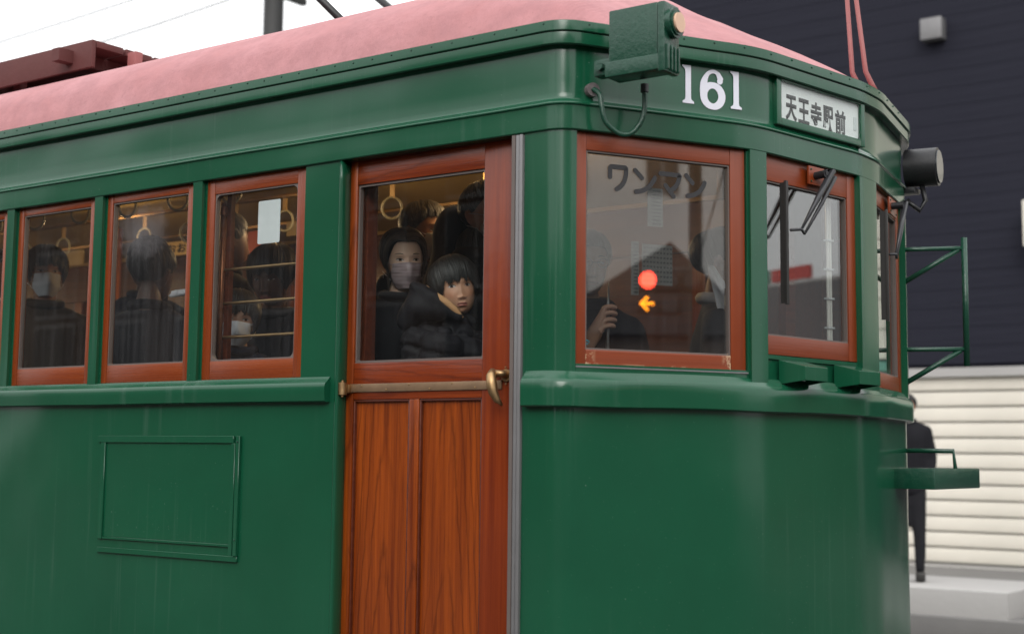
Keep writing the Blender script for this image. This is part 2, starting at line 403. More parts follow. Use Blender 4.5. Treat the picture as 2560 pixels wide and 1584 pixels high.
def _u_of(P):
    best = (9, 0)
    for i in range(len(PATH) - 1):
        a, b = PATH[i], PATH[i + 1]; d = b - a; t = max(0, min(1, (P - a).dot(d) / d.length_squared)); e = (a + d * t - P).length
        if e < best[0]: best = (e, UU[i] + t * d.length)
    return best[1]
UEND = UU[-1]
def sub(u0, u1, step=None):
    us = [u0] + [u for u in UU if u0 + .004 < u < u1 - .004] + [u1]
    return us
def sweep(name, u0, u1, prof, mat, parent, wob=0.0, wf=3.0, smooth=True, ang=35, kind=None):
    """closed profile [(outward, z)...] carried along the body outline between u0 and u1"""
    us = sub(u0, u1); n = len(prof); V = []; Fc = []
    for u in us:
        p, nn = at_u(u)
        for k, (o, z) in enumerate(prof):
            d = 0; dz = 0
            if wob and o > -.002:
                d = wob * noise.noise((u * wf, z * 9, 1.3)); dz = wob * .8 * noise.noise((u * wf * .8, 4.1, 7.7))
            q = p + nn * (o + d); V.append((q.x, q.y, z + dz))
    m = len(us)
    for i in range(m - 1):
        for k in range(n):
            Fc.append((i * n + k, (i + 1) * n + k, (i + 1) * n + (k + 1) % n, i * n + (k + 1) % n))
    Fc.append(tuple(range(n))); Fc.append(tuple((m - 1) * n + k for k in range(n))[::-1])
    me = bpy.data.meshes.new(name); me.from_pydata(V, [], Fc); me.update()
    bm = bmesh.new(); bm.from_mesh(me); bmesh.ops.recalc_face_normals(bm, faces=bm.faces); bm.to_mesh(me); bm.free()
    me.polygons.foreach_set('use_smooth', [True] * len(me.polygons)); me.set_sharp_from_angle(angle=math.radians(ang))
    me.materials.append(mat)
    o = bpy.data.objects.new(name, me); link(o, Matrix(), parent)
    if kind: o['kind'] = kind
    return o
def frame(A, B):
    """frame whose X runs from A to B, -Y points outward"""
    d = (B - A).normalized(); return Matrix(((d.x, -d.y, 0, A.x), (d.y, d.x, 0, A.y), (0, 0, 1, 0), (0, 0, 0, 1)))
FS = Matrix()                              # near side: X = world X, outward = -Y
F1 = frame(A1, B1); F2 = frame(A2, B2); F3 = frame(mir(B2), mir(A2)); F4 = frame(mir(B1), mir(A1))

tram = thing('tram', 'old dark green tram with pink roof, varnished wooden door and number 161', 'tram', (-7, YM, 0))

# ------------------------------------------------------------------ tram shell
G = M['green']; WH = 2.566; SB = 1.838
uA1, uB1, uA2, uB2 = u_of(A1), u_of(B1), u_of(A2), u_of(B2)
uA2m, uB2m, uA1m, uB1m = u_of(mir(A2)), u_of(mir(B2)), u_of(mir(A1)), u_of(mir(B1))
DL, DR = -3.235, -2.487
lb = [(-.03, 2.566), (.006, 2.566), (.009, 2.569), (.0095, 2.60), (.0095, 2.625), (.0100, 2.639), (.0155, 2.642), (.0165, 2.645), (.0150, 2.6485), (.0090, 2.654), (.0035, 2.6595), (.001, 2.666),
      (0, 2.68), (0, 2.72), (0, 2.76), (0, 2.80), (0, 2.83), (-.03, 2.83)]
sweep('letterboard', -12.5, UEND, lb, G, tram, wob=.0022, wf=2.2)
sweep('gutter_strip', -12.5, UEND, [(0.001, 2.822), (.026, 2.820), (.030, 2.823), (.031, 2.84), (.030, 2.857), (.001, 2.857)], M['green_dark'], tram, wob=.001)
up = sweep('cornice', -12.5, UEND, [(0.0, 2.8595), (.033, 2.8595), (.036, 2.862), (.036, 2.876), (.035, 2.891), (.030, 2.894), (0.0, 2.894)], M['green_dark'], tram, wob=.0012)
# screws along the cornice
us = np.arange(-5.9, -2.45, .083)
sv = bmesh.new(); bmesh.ops.create_icosphere(sv, subdivisions=1, radius=.0035); smesh = bpy.data.meshes.new('screw'); sv.to_mesh(smesh); sv.free(); smesh.materials.append(M['green_lumpy'])
def screw(P, parent, me=smesh):
    o = bpy.data.objects.new('screw', me); link(o, Matrix.Translation(P), parent); return o
bmesh_ = smesh.copy(); bmesh_.materials.clear(); bmesh_.materials.append(M['brass'])
for u in list(us) + list(np.arange(-2.40, UEND - 11.0, .11)):
    p, nn = at_u(float(u)); q = p + nn * .036; screw((q.x, q.y, 2.882 + random.uniform(-.002, .002)), up)
# lower panels
def panel_prof(z0, z1, k=8): return [(-.03, z0)] + [(0, z0 + (z1 - z0) * i / k) for i in range(k + 1)] + [(-.03, z1)]
sweep('side_panel', -12.5, DL, panel_prof(.72, 1.80), M['green_dark'], tram, wob=.0016, wf=1.5)
sweep('front_panel', DR, uA1m + (uA1m - uB1m) * 0 + .0, panel_prof(.72, 1.79), M['green_dark'], tram, wob=.0022, wf=1.6)
sweep('far_side_panel', uA1m + .004, UEND, panel_prof(.72, 1.80, 3), M['green_dark'], tram)
sweep('far_pillar', uA1m + .004, UEND, [(-.03, 1.80), (0, 1.80), (0, 2.566), (-.03, 2.566)], M['green_dark'], tram)
# belt rails
def belt(z0, z1, pr=.026):
    h = z1 - z0
    return [(-.01, z0), (pr - .006, z0), (pr - .001, z0 + .004), (pr, z0 + h * .25), (pr + .001, z0 + h * .45), (pr + .0005, z0 + h * .66), (pr - .002, z0 + h * .735), (pr - .007, z0 + h * .785), (pr * .35, z0 + h * .90), (0.002, z1), (-.02, z1 + .003)]
sweep('window_sill_board', -12.5, -3.396, [(-.05, 1.80), (.0, 1.80), (.004, 1.836), (-.012, 1.8485), (-.05, 1.8485)], G, tram, wob=.0015, wf=5)
sweep('belt_rail', -12.5, -3.262, belt(1.765, 1.848), G, tram, wob=.003, wf=4)
sweep('belt_rail', -2.474, uA1m, belt(1.740, 1.846, .03), G, tram, wob=.005, wf=3.4)
# posts and pillars between the windows
def post(name, u0, u1, z0=1.83, z1=2.569, out=0.0, th=.06, wob=.001):
    return sweep(name, u0, u1, [(-th, z0)] + [(out, z0 + (z1 - z0) * i / 6) for i in range(7)] + [(-th, z1)], G, tram, wob=wob, wf=5)
post('corner_pillar', DR, uA1 - .001, 1.79, 2.566, 0, .05)
post('corner_pillar', uA1m + .001 - .0, uA1m + .05, 1.79, 2.566, 0, .05)
post('front_post', uB1 + .024, uA2 - .002, 1.79, 2.5655, .012, .05)
post('front_post', uB2 + .018, uB2m - .018, 1.79, 2.5655, .012, .05)
post('front_post', uA2m + .002, uB1m - .024, 1.79, 2.5655, .012, .05)
sweep('under_window_panel', uA1, uB1 + .024, panel_prof(1.789, 1.868, 2), G, tram)
sweep('under_window_panel', uA2 - .002, uB2 + .018, [(-.04, 1.789), (-.008, 1.789), (-.008, 1.905), (-.001, 1.909), (-.001, 1.922), (-.04, 1.924)], G, tram, wob=.0015, wf=20)
sweep('under_window_panel', uB2m - .018, uA2m + .002, panel_prof(1.789, 1.848, 2), G, tram)
sweep('under_window_panel', uB1m - .024, uA1m, panel_prof(1.789, 1.868, 2), G, tram)
# door-side pillar with rolled edge, and sill fillet
pillar = [(-3.395, -3.25)]
wx = []                                    # near side windows: outer left/right
x = -3.406
while x > -11.8: wx.append((x - .495, x)); x -= .556
sweep('door_pillar', -3.398, -3.240, [(-.07, 1.80)] + [(0, 1.80 + .766 * i / 8) for i in range(9)] + [(-.07, 2.566)], G, tram, wob=.0015, wf=6)
pe = [(-.245, .0), (.0, 0), (.004, .0)]
cx_ = -3.240; V = []; Fc = []
prof = [(cx_ - .0, .0005), (cx_ + .001, -.0035), (cx_ + .006, -.006), (cx_ + .011, -.004), (cx_ + .0135, .003), (cx_ + .014, .012), (cx_ + .0135, .065), (cx_, .065)]
zs = [.72 + (2.566 - .72) * i / 30 for i in range(31)]
for z in zs:
    for a, b in prof: V.append((a + .0008 * noise.noise((z * 5, 2, 1)), b + .0012 * noise.noise((z * 6, 5, 1)), z))
n = len(prof)
for i in range(len(zs) - 1):
    for k in range(n): Fc.append((i * n + k, i * n + (k + 1) % n, (i + 1) * n + (k + 1) % n, (i + 1) * n + k))
Fc.append(tuple(range(n))[::-1]); Fc.append(tuple((len(zs) - 1) * n + k for k in range(n)))
mesh_obj('rolled_pillar_edge', V, Fc, G, tram, smooth=True)
for i, (a, b) in enumerate(wx[:-1]):
    nb = wx[i + 1][1]                      # right edge of the next window to the left
    c = (a + nb) / 2
    post('window_post', c - .024, c + .024, 1.834, 2.566, .004, .055)
    box('post_recess', ((a + c + .024) / 2 - .0, .034, (1.836 + 2.566) / 2), (max(.004, a - c - .024 + .004), .04, .728), M['green_dark'], tram)
    box('post_recess', ((nb + c - .024) / 2 + .0, .034, (1.836 + 2.566) / 2), (max(.004, c - .024 - nb + .004), .04, .728), M['green_dark'], tram)
# grey channel beside the door
box('door_seal', (-2.5235, .008, 1.643), (.013, .03, 1.84), M['gasket'], tram)
box('door_seal', (-2.509, .004, 1.643), (.012, .022, 1.84), M['alu'], tram, bevel=.002)
box('door_seal', (-2.494, .002, 1.643), (.013, .026, 1.84), M['alu'], tram, bevel=.004)
# access panel with raised strips
def strip(x0, x1, z0, z1, t=.009, nm='cover_strip', par=None): return box(nm, ((x0 + x1) / 2, -t / 2, (z0 + z1) / 2), (x1 - x0, t, z1 - z0), M['green_dark'], par or tram, bevel=.0012, seg=1)
acc = box('access_panel', ((-4.383 - 3.712) / 2, -.0005, 1.4555), (.671, .003, .343), M['green_dark'], tram)
strip(-4.425, -3.70, 1.628, 1.653, par=acc); strip(-4.409, -4.384, 1.274, 1.6275, par=acc); strip(-3.712, -3.692, 1.245, 1.6275, par=acc)
strip(-3.686, -3.668, 1.245, 1.653, .012, par=acc); strip(-4.384, -3.712, 1.274, 1.2835, .007, par=acc); strip(-4.409, -3.668, 1.225, 1.2445, par=acc)
for q in ((-3.677, -.013, 1.633), (-4.42, -.0, 1.628), (-3.677, -.013, 1.30)): screw(q, acc)

# ------------------------------------------------------------------ roof
V = []; Fc = []; T = [0, .03, .07, .12, .18, .25, .34, .45, .6, .8, 1.0]
us = sub(-12.5, UEND)
for u in us:
    p, nn = at_u(u); Q = Vector((min(p.x, -3.1), YM)); p = p + nn * .012
    L = (Q - p).length; d = (Q - p).normalized()
    for t in T:
        s = t * L; fr_ = min(1, max(0, (p.x + 2.9) / .9)); fr_ = fr_ * fr_ * (3 - 2 * fr_)
        e = min(1, s / .60); g = .335 * math.sqrt(max(0, 1 - (1 - e) ** 2)); g = g * (1 - fr_) + fr_ * .34 * min(1, s / .60) ** .85
        g = g + .05 * max(0, (s - .45) / .8) ** .9 * (1 if s > .45 else 0)
        g += .0035 * noise.noise((p.x * 2, p.y * 2, t * 7)) * (1 if t > 0 else 0)
        q = p + d * s; V.append((q.x, q.y, 2.888 + g))
n = len(T)
for i in range(len(us) - 1):
    for k in range(n - 1): Fc.append((i * n + k, (i + 1) * n + k, (i + 1) * n + k + 1, i * n + k + 1))
roof = mesh_obj('roof', V, Fc, M['pink'], tram, smooth=True)
def roof_z(y): 
    s = max(0, y); e = min(1, s / .6); return 2.888 + .335 * math.sqrt(max(0, 1 - (1 - e) ** 2))
# roof walkway with posts, boards, insulators and current collector
wk = bpy.data.objects.new('roof_walkway', None); link(wk, Matrix.Translation((-6.2, .6, 3.15)), tram)
for i, X in enumerate((-4.93, -5.75, -6.55, -7.4, -8.3)):
    box('support_post', (X, .50, 3.19), (.055, .04, .26), M['pink_steel'], wk, bevel=.004)
    box('foot_plate', (X - .02, .50, 3.125), (.16, .09, .02), M['pink_steel'], wk, bevel=.004)
box('base_plate', (-5.42, .52, 3.17), (.46, .03, .09), M['pink_steel'], wk, bevel=.004)
for k in range(3): box('walkway_board', (-6.95, .42 + .16 * k, 3.335 + .0), (3.9, .145, .03), M['maroon'], wk, bevel=.003)
box('edge_board', (-6.95, .335, 3.29), (3.9, .02, .12), M['maroon'], wk, bevel=.003)
for X in (-5.15, -5.9, -6.9): box('cross_bearer', (X, .9, 3.29), (.05, 1.3, .055), M['maroon'], wk)
col = bpy.data.objects.new('current_collector', None); link(col, Matrix.Translation((-4.6, YM, 3.2)), tram)
def disc_stack(P, s=1.0):
    V, Fc = [], []; pr = [(0, .0), (.05, 0), (.055, .01), (.028, .022), (.028, .03), (.06, .035), (.064, .046), (.03, .06), (.03, .07), (.058, .075), (.06, .085), (.025, .10), (0, .10)]
    for r, z in pr:
        for k in range(20): V.append((P[0] + r * s * math.cos(2 * PI * k / 20), P[1] + r * s * math.sin(2 * PI * k / 20), P[2] + z * s))
    for i in range(len(pr) - 1):
        for k in range(20): Fc.append((i * 20 + k, i * 20 + (k + 1) % 20, (i + 1) * 20 + (k + 1) % 20, (i + 1) * 20 + k))
    mesh_obj('insulator', V, Fc, M['ceramic'], col, smooth=True)
for X in (-4.85, -3.95):
    for Y in (.80, 1.70): disc_stack((X, Y, 3.17), 1.25)
for Y in (.80, 1.70): box('base_beam', (-4.4, Y, 3.325), (1.15, .05, .05), M['black'], col, bevel=.004)
for X in (-4.9, -4.4, -3.9): box('base_beam', (X, 1.25, 3.325), (.05, .85, .045), M['black'], col, bevel=.004)
for Y in (.86, 1.64):
    tube('collector_arm', [(-4.0, Y, 3.36), (-4.75, Y + (1.25 - Y) * .25, 4.0)], .018, M['black'], col, n=8)
    tube('collector_arm', [(-4.75, Y + (1.25 - Y) * .25, 4.0), (-4.1, 1.25 + (Y - 1.25) * .9, 4.75)], .014, M['black'], col, n=8)
tube('contact_strip', [(-4.1, .75, 4.70), (-4.1, .86, 4.77), (-4.1, 1.25, 4.78), (-4.1, 1.64, 4.77), (-4.1, 1.75, 4.70)], .02, M['black'], col, n=8)
V = []
for k in range(90): V.append((-3.95 - .55 * k / 89, 1.05 + .03 * math.sin(k * 1.05), 3.39 + .03 * math.cos(k * 1.05)))
tube('return_spring', V, .006, M['steel'], col, n=6)
box('fuse_box', (-3.6, .95, 3.26), (.35, .28, .16), M['maroon'], tram, bevel=.01)
for (x0, y0, x1, y1) in ((-2.15, 1.72, -2.17, 1.72), (-2.10, 1.73, -2.13, 1.70)):
    tube('roof_pipe', [(x0 + .035, y0 + .03, 3.00), (x0 + .018, y0 + .012, 3.04), (x0, y0, 3.09), (x1, y1, 3.45)], [.009, .011, .010, .009], M['pink_steel'], tram, n=8)

# ------------------------------------------------------------------ windows
def wedges(me_obj, fn):
    me = me_obj.data; a = me.attributes.new('wear', 'FLOAT', 'POINT'); a.data.foreach_set('value', [fn(v.co) for v in me.vertices])
def rounded_gasket(name, w, h, t, d, r, mat, parent, Mx, k=6):
    """ring: outer w x h rectangle, inner opening with rounded corners r, width t, depth d"""
    V = []; Fc = []
    inn = []; out = []
    for cx, cz, a0 in ((w / 2 - t - r, h / 2 - t - r, 0), (-(w / 2 - t - r), h / 2 - t - r, 90), (-(w / 2 - t - r), -(h / 2 - t - r), 180), (w / 2 - t - r, -(h / 2 - t - r), 270)):
        for j in range(k + 1):
            a = math.radians(a0 + 90 * j / k); ix, iz = cx + r * math.cos(a), cz + r * math.sin(a); inn.append((ix, iz))
            sx = 1 if cx > 0 else -1; sz = 1 if cz > 0 else -1
            aa = 90 * j / k if a0 in (0, 180) else 90 - 90 * j / k
            if aa < 45: ox, oz = sx * w / 2, iz + sz * t * 0 + (sz * (h / 2) - iz) * (aa / 45 if aa > 0 else 0)
            else: oz, ox = sz * h / 2, ix + (sx * (w / 2) - ix) * ((90 - aa) / 45)
            out.append((ox, oz))
    n = len(inn)
    for ring, y in ((inn, -d / 2), (out, -d / 2), (out, d / 2), (inn, d / 2)):
        for a, b in ring: V.append((a, y, b))
    for i in range(n):
        j = (i + 1) % n
        for q in range(4): Fc.append((q * n + i, q * n + j, ((q + 1) % 4) * n + j, ((q + 1) % 4) * n + i))
    o = mesh_obj(name, V, Fc, mat, parent, Mx)
    bm = bmesh.new(); bm.from_mesh(o.data); bmesh.ops.recalc_face_normals(bm, faces=bm.faces); bm.to_mesh(o.data); bm.free()
    return o
def window(Fm, x0, x1, z0, z1, gx0, gx1, gz0, gz1, y, mats, gl, r=.004, label=None, chip=False, thick=.03):
    """wooden sash: outer x0..x1,z0..z1, glass opening gx0..gx1,gz0..gz1, front face at depth y"""
    cx, cz = (gx0 + gx1) / 2, (gz0 + gz1) / 2; gw, gh = gx1 - gx0, gz1 - gz0
    root = rounded_gasket('window', gw + .002, gh + .002, .006, .018, r, M['gasket'], tram, Fm @ Matrix.Translation((cx, y + .014, cz)))
    if label: root['label'] = label
    mv, mh = mats; yc = y + thick / 2
    box('stile', ((x0 + gx0) / 2, yc, (z0 + z1) / 2), (gx0 - x0, thick, z1 - z0), mv, root, Fm, .003)
    box('stile', ((x1 + gx1) / 2, yc, (z0 + z1) / 2), (x1 - gx1, thick, z1 - z0), mv, root, Fm, .003)
    box('top_rail', (cx, yc, (z1 + gz1) / 2), (gw - .0006, thick - .002, z1 - gz1), mh, root, Fm, .0025)
    b = box('bottom_rail', (cx, yc, (z0 + gz0) / 2), (gw - .0006, thick - .002, gz0 - z0), M['cab_chip'] if chip else mh, root, Fm, .0025)
    if chip:
        bm = bmesh.new(); bm.from_mesh(b.data); bmesh.ops.subdivide_edges(bm, edges=bm.edges, cuts=14, use_grid_fill=True); bm.to_mesh(b.data); bm.free()
        hw = gw / 2; hh = (gz0 - z0) / 2
        wedges(b, lambda c: 1.0 * max(0, 1 - (hw - abs(c.x)) / .016) + 1.0 * max(0, 1 - (c.z + hh) / .012) * (1 if noise.noise((c.x * 9, 0, 3)) > -.1 else 0))
    box('pane', (cx, y + .018, cz), (gw - .004, .004, gh - .004), gl, root, Fm)
    return root
sash = (M['sash_v'], M['sash_h'])
for i, (a, b) in enumerate(wx):
    second = (i == 0)
    window(FS, a, b, 1.850, 2.5655, a + (.040 if second else .031), b - (.044 if second else .040), 1.916, 2.5155 if second else 2.536, .015, sash,
           M['glass_fog'] if i == 1 else M['glass_side'], r=.022 if second else .005,
           label='sash window with rounded glass corners and brass bars' if second else ('sash window with fogged glass' if i == 1 else None))
cab = (M['cab_v'], M['cab_h'])
w1 = window(F1, .0, .600, 1.862, 2.566, .038, .546, 1.912, 2.512, .012, cab, M['glass_cab'], label='front corner window with one-man lettering and chipped bottom rail', chip=True)
w2 = window(F2, .0, .530, 1.925, 2.566, .027, .483, 1.986, 2.484, .012, cab, M['glass_cab'], label='front window with wiper')
w3 = window(F3, .0, .513, 1.850, 2.566, .04, .47, 1.905, 2.505, .012, cab, M['glass_cab'], label='far front window')
w4 = window(F4, -.0, .585, 1.862, 2.566, .040, .546, 1.912, 2.512, .012, cab, M['glass_cab'])
box('sill_strip', (.30, .004, 1.8595), (.60, .012, .004), M['alu'], w1, F1)
box('frame_gap', (.607, .02, 2.21), (.010, .03, .70), M['green_dark'], tram, F1)
box('frame_gap', (.5375, .02, 2.2), (.012, .03, .72), M['green_dark'], tram, F2)

box('cab_inner_post', (.392, .20, 2.2), (.055, .03, .9), M['lining'], tram, F2)
cb = tube('white_cable', [F2 @ Vector((.448, .07, 1.95 + .03 * k)) for k in range(19)], .006, M['ceramic'], tram, n=8); tube('white_cable', [F2 @ Vector((.464, .07, 1.95 + .03 * k)) for k in range(19)], .005, M['ceramic'], tram, n=8)
for k in range(4): box('cable_clip', (.456, .07, 2.04 + .1 * k), (.036, .018, .006), M['paper'], cb, F2)
# brass guard bars and copper pipe behind the second window
a, b = wx[0]
for z in (2.250, 2.128, 2.006): cyl('guard_bar', (a + .03, .085, z), (b - .02, .085, z), .006, M['brass'], tram)
tube('pipe', [(-3.906, .10, 1.80), (-3.903, .10, 2.50)], .011, M['copper'], tram)
cyl('pipe_collar', (-3.903, .10, 2.455), (-3.903, .10, 2.485), .017, M['copper'], tram)
box('inner_frame_post', (-3.882, .115, 2.2), (.022, .02, .72), M['lining'], tram)
def rrect(name, w, h, r, t, mat, parent, Mx, k=5):
    pts = []
    for cx, cz, a0 in ((w / 2 - r, h / 2 - r, 0), (-(w / 2 - r), h / 2 - r, 90), (-(w / 2 - r), -(h / 2 - r), 180), (w / 2 - r, -(h / 2 - r), 270)):
        for j in range(k + 1): aa = math.radians(a0 + 90 * j / k); pts.append((cx + r * math.cos(aa), cz + r * math.sin(aa)))
    n = len(pts); V = [(x, -t / 2, z) for x, z in pts] + [(x, t / 2, z) for x, z in pts]
    Fc = [tuple(range(n)), tuple(range(n, 2 * n))[::-1]] + [(i, i + n, (i + 1) % n + n, (i + 1) % n) for i in range(n)]
    return mesh_obj(name, V, Fc, mat, parent, Mx)
rrect('sticker', .108, .152, .006, .001, M['paper'], tram, Matrix.Translation((-3.607, .0385, 2.398)))

# ------------------------------------------------------------------ wooden door
dr = box('door', (-2.88, .088, 1.69), (.66, .006, 1.60), M['lining'], tram); dr['label'] = 'varnished wooden driver door with glass and brass strap'
bm = bmesh.new(); bm_box(bm, -.33, .33, -.003, .003, -.80, -.40); bm.to_mesh(dr.data); bm.free()
def dbox(nm, x0, x1, z0, z1, y0=.04, y1=.075, mat=None, bv=.003): return box(nm, ((x0 + x1) / 2, (y0 + y1) / 2, (z0 + z1) / 2), (x1 - x0, y1 - y0, z1 - z0), mat or M['wood_v'], dr, FS, bv)
dbox('stile', -3.231, -3.197, .80, 2.5655, mat=M['wood_v']); dbox('stile', -2.668, -2.529, .80, 2.5655, mat=M['wood_stile'])
dbox('top_rail', -3.1965, -2.6685, 2.486, 2.5655, .041, mat=M['wood_h']); dbox('middle_rail', -3.1965, -2.6685, 1.772, 1.892, .041, mat=M['wood_h'])
dbox('bottom_rail', -3.1965, -2.6685, .80, .93, .041, mat=M['wood_h'])
dbox('mullion', -2.957, -2.917, .9305, 1.7715, .041, mat=M['wood_v'])
dbox('door_panel', -3.1965, -2.9575, .9305, 1.7715, .056, .068, mat=M['wood_v'], bv=0); dbox('door_panel', -2.9165, -2.6685, .9305, 1.7715, .056, .068, mat=M['wood_v'], bv=0)
for (x0, x1) in ((-3.1965, -2.9575), (-2.9165, -2.6685)):      # dark mouldings round the panels
    dbox('moulding', x0, x0 + .006, .9305, 1.766, .0445, .056, M['lining'], .0015); dbox('moulding', x1 - .006, x1, .9305, 1.766, .0445, .056, M['lining'], .0015)
    dbox('moulding', x0, x1, 1.7655, 1.7712, .0445, .056, M['lining'], .0015)
rounded_gasket('glazing_bead', .53, .593, .007, .016, .006, M['gasket'], dr, Matrix.Translation((-2.9325, .056, 2.189)))
box('pane', (-2.9325, .062, 2.189), (.522, .004, .586), M['glass_door'], dr)
band = dbox('brass_strap', -3.206, -2.59, 1.797, 1.8235, .0345, .0405, M['brass_band'], .0008)
for k, (X, Z) in enumerate(((-3.155, 1.817), (-3.05, 1.803), (-2.955, 1.818), (-2.87, 1.803), (-2.78, 1.818), (-2.69, 1.804), (-2.62, 1.818))): screw((X, .0345, Z), band, bmesh_)
hg = cyl('hinge', (-3.218, .012, 1.788), (-3.218, .012, 1.828), .0145, M['brass'], dr, n=24)
cyl('hinge_pin', (-3.218, .012, 1.781), (-3.218, .012, 1.835), .005, M['brass'], hg); box('hinge_leaf', (-3.209, .031, 1.808), (.018, .02, .028), M['brass'], hg, bevel=.001)
hd = tube('handle', [(-2.600, .030, 1.842), (-2.598, .000, 1.846), (-2.594, -.012, 1.835), (-2.589, -.016, 1.81), (-2.584, -.014, 1.785), (-2.574, -.008, 1.762), (-2.560, .000, 1.745)], [.010, .0125, .0155, .0165, .015, .011, .003], M['brass'], dr, n=14)
cyl('handle_plate', (-2.572, .0405, 1.838), (-2.572, .032, 1.838), .019, M['brass'], hd, n=20)
tube('handle_neck', [(-2.570, .038, 1.838), (-2.572, .015, 1.842), (-2.592, .004, 1.842)], [.012, .011, .012], M['brass'], hd, n=12)
for q in ((-2.572, .0315, 1.862), (-2.570, .0315, 1.812)): screw(q, hd, bmesh_)
box('door_step', (-2.88, .05, .775), (.70, .12, .04), M['alu'], tram, bevel=.004)

# ------------------------------------------------------------------ destination sign, numerals, lettering
sf = box('sign_box', (.305, -.001, 2.750), (.512, .030, .160), M['black'], tram, F2)
bm = bmesh.new(); bm_box(bm, -.24, .24, .006, .014, -.07, .07); bm.to_mesh(sf.data); bm.free(); sf['label'] = 'destination blind box in a green frame'
x0, x1, z0, z1 = .050, .560, 2.668, 2.838
for nm, a, b, c, d in (('sign_frame', x0, x0 + .026, z0, z1), ('sign_frame', x1 - .026, x1, z0, z1), ('sign_frame', x0 + .026, x1 - .026, z1 - .024, z1), ('sign_frame', x0 + .026, x1 - .026, z0, z0 + .024)):
    box(nm, ((a + b) / 2, -.004, (c + d) / 2), (b - a, .024, d - c), M['green_dark'], sf, F2, .003)
rrect('sign_blind', .462, .126, .022, .002, M['signwhite'], sf, F2 @ Matrix.Translation((.305, -.0032, 2.753)))
box('sign_tag', (.512, -.0055, 2.745), (.016, .002, .045), M['paper'], sf, F2)
box('pane', (.305, -.0105, 2.753), (.456, .003, .120), M['glass_door'], sf, F2)
box('pane', (.305, -.02, 2.753), (.001, .001, .001), M['glass_cab'], sf, F2) if False else None
def text_mesh(name, s, size, mat, parent, Mx, off=0.0, sx=1.0, depth=.0006):
    c = bpy.data.curves.new(name, 'FONT'); c.body = s; c.size = 1.0; c.offset = off; c.resolution_u = 3
    o = bpy.data.objects.new(name, c); COL.objects.link(o); dg = bpy.context.evaluated_depsgraph_get()
    me = bpy.data.meshes.new_from_object(o.evaluated_get(dg)); bpy.data.objects.remove(o)
    xs = [v.co.x for v in me.vertices]; ys = [v.co.y for v in me.vertices]; X0, X1, Y0, Y1 = min(xs), max(xs), min(ys), max(ys)
    for v in me.vertices: v.co = Vector((((v.co.x - (X0 + X1) / 2) / (X1 - X0)) * size[0], 0, ((v.co.y - (Y0 + Y1) / 2) / (Y1 - Y0)) * size[1]))
    bm = bmesh.new(); bm.from_mesh(me); r = bmesh.ops.extrude_face_region(bm, geom=list(bm.faces))
    for e in r['geom']:
        if isinstance(e, bmesh.types.BMVert): e.co.y -= depth
    bmesh.ops.recalc_face_normals(bm, faces=bm.faces); me2 = bpy.data.meshes.new(name); bm.to_mesh(me2); bm.free()
    me2.materials.append(mat); ob = bpy.data.objects.new(name, me2); link(ob, Mx, parent); return ob
for k, (ch, s) in enumerate(zip('天王寺駅前', (.143, .213, .283, .353, .425))):
    text_mesh('kanji', ch, (.062, .086), M['ink'], sf, F2 @ Matrix.Translation((s + .0, -.0046, 2.736 + (0 if k < 4 else -.002))), off=.034)
def ribbon(name, strokes, mat, parent, Mx, depth=.0008, z0=0.0, wfun=None):
    """round-capped strokes, each (points, half width or list); local X right, Z up; each stroke a hair prouder than the last"""
    V = []; Fc = []
    for si, (pts, hw) in enumerate(strokes):
        pts = [Vector((p[0], 0, p[1])) for p in pts]; hws = hw if isinstance(hw, (list, tuple)) else [hw] * len(pts)
        y = -(z0 + depth + si * .00012)
        loop = []; L = []; Rr = []
        for i, p in enumerate(pts):
            t = (pts[min(i + 1, len(pts) - 1)] - pts[max(i - 1, 0)]).normalized(); nn = Vector((-t.z, 0, t.x))
            L.append(p + nn * hws[i]); Rr.append(p - nn * hws[i])
        t0 = (pts[0] - pts[1]).normalized(); t1 = (pts[-1] - pts[-2]).normalized()
        capE = [pts[-1] + (t1 * math.sin(a) * hws[-1] + (L[-1] - pts[-1]) * math.cos(a)) for a in [PI * k / 8 for k in range(1, 8)]]
        capS = [pts[0] + (t0 * math.sin(a) * hws[0] - (L[0] - pts[0]) * math.cos(a)) for a in [PI * k / 8 for k in range(1, 8)]]
        b = len(V)
        for i in range(len(pts)): V.append((L[i].x, y, L[i].z)); V.append((Rr[i].x, y, Rr[i].z))
        for i in range(len(pts) - 1): Fc.append((b + 2 * i, b + 2 * i + 2, b + 2 * i + 3, b + 2 * i + 1))
        e = len(V); V += [(q.x, y, q.z) for q in capE]; Fc.append(tuple([b + 2 * len(pts) - 2] + list(range(e, e + 7)) + [b + 2 * len(pts) - 1]))
        s = len(V); V += [(q.x, y, q.z) for q in capS]; Fc.append(tuple([b + 1] + list(range(s, s + 7)) + [b]))
    o = mesh_obj(name, V, Fc, mat, parent, Mx)
    bm = bmesh.new(); bm.from_mesh(o.data)
    r = bmesh.ops.extrude_face_region(bm, geom=list(bm.faces))
    for e in r['geom']:
        if isinstance(e, bmesh.types.BMVert): e.co.y += depth * .9
    bmesh.ops.recalc_face_normals(bm, faces=bm.faces); bm.to_mesh(o.data); bm.free(); return o
def arc(cx, cz, rx, rz, a0, a1, n=16): return [(cx + rx * math.cos(math.radians(a0 + (a1 - a0) * k / n)), cz + rz * math.sin(math.radians(a0 + (a1 - a0) * k / n))) for k in range(n + 1)]
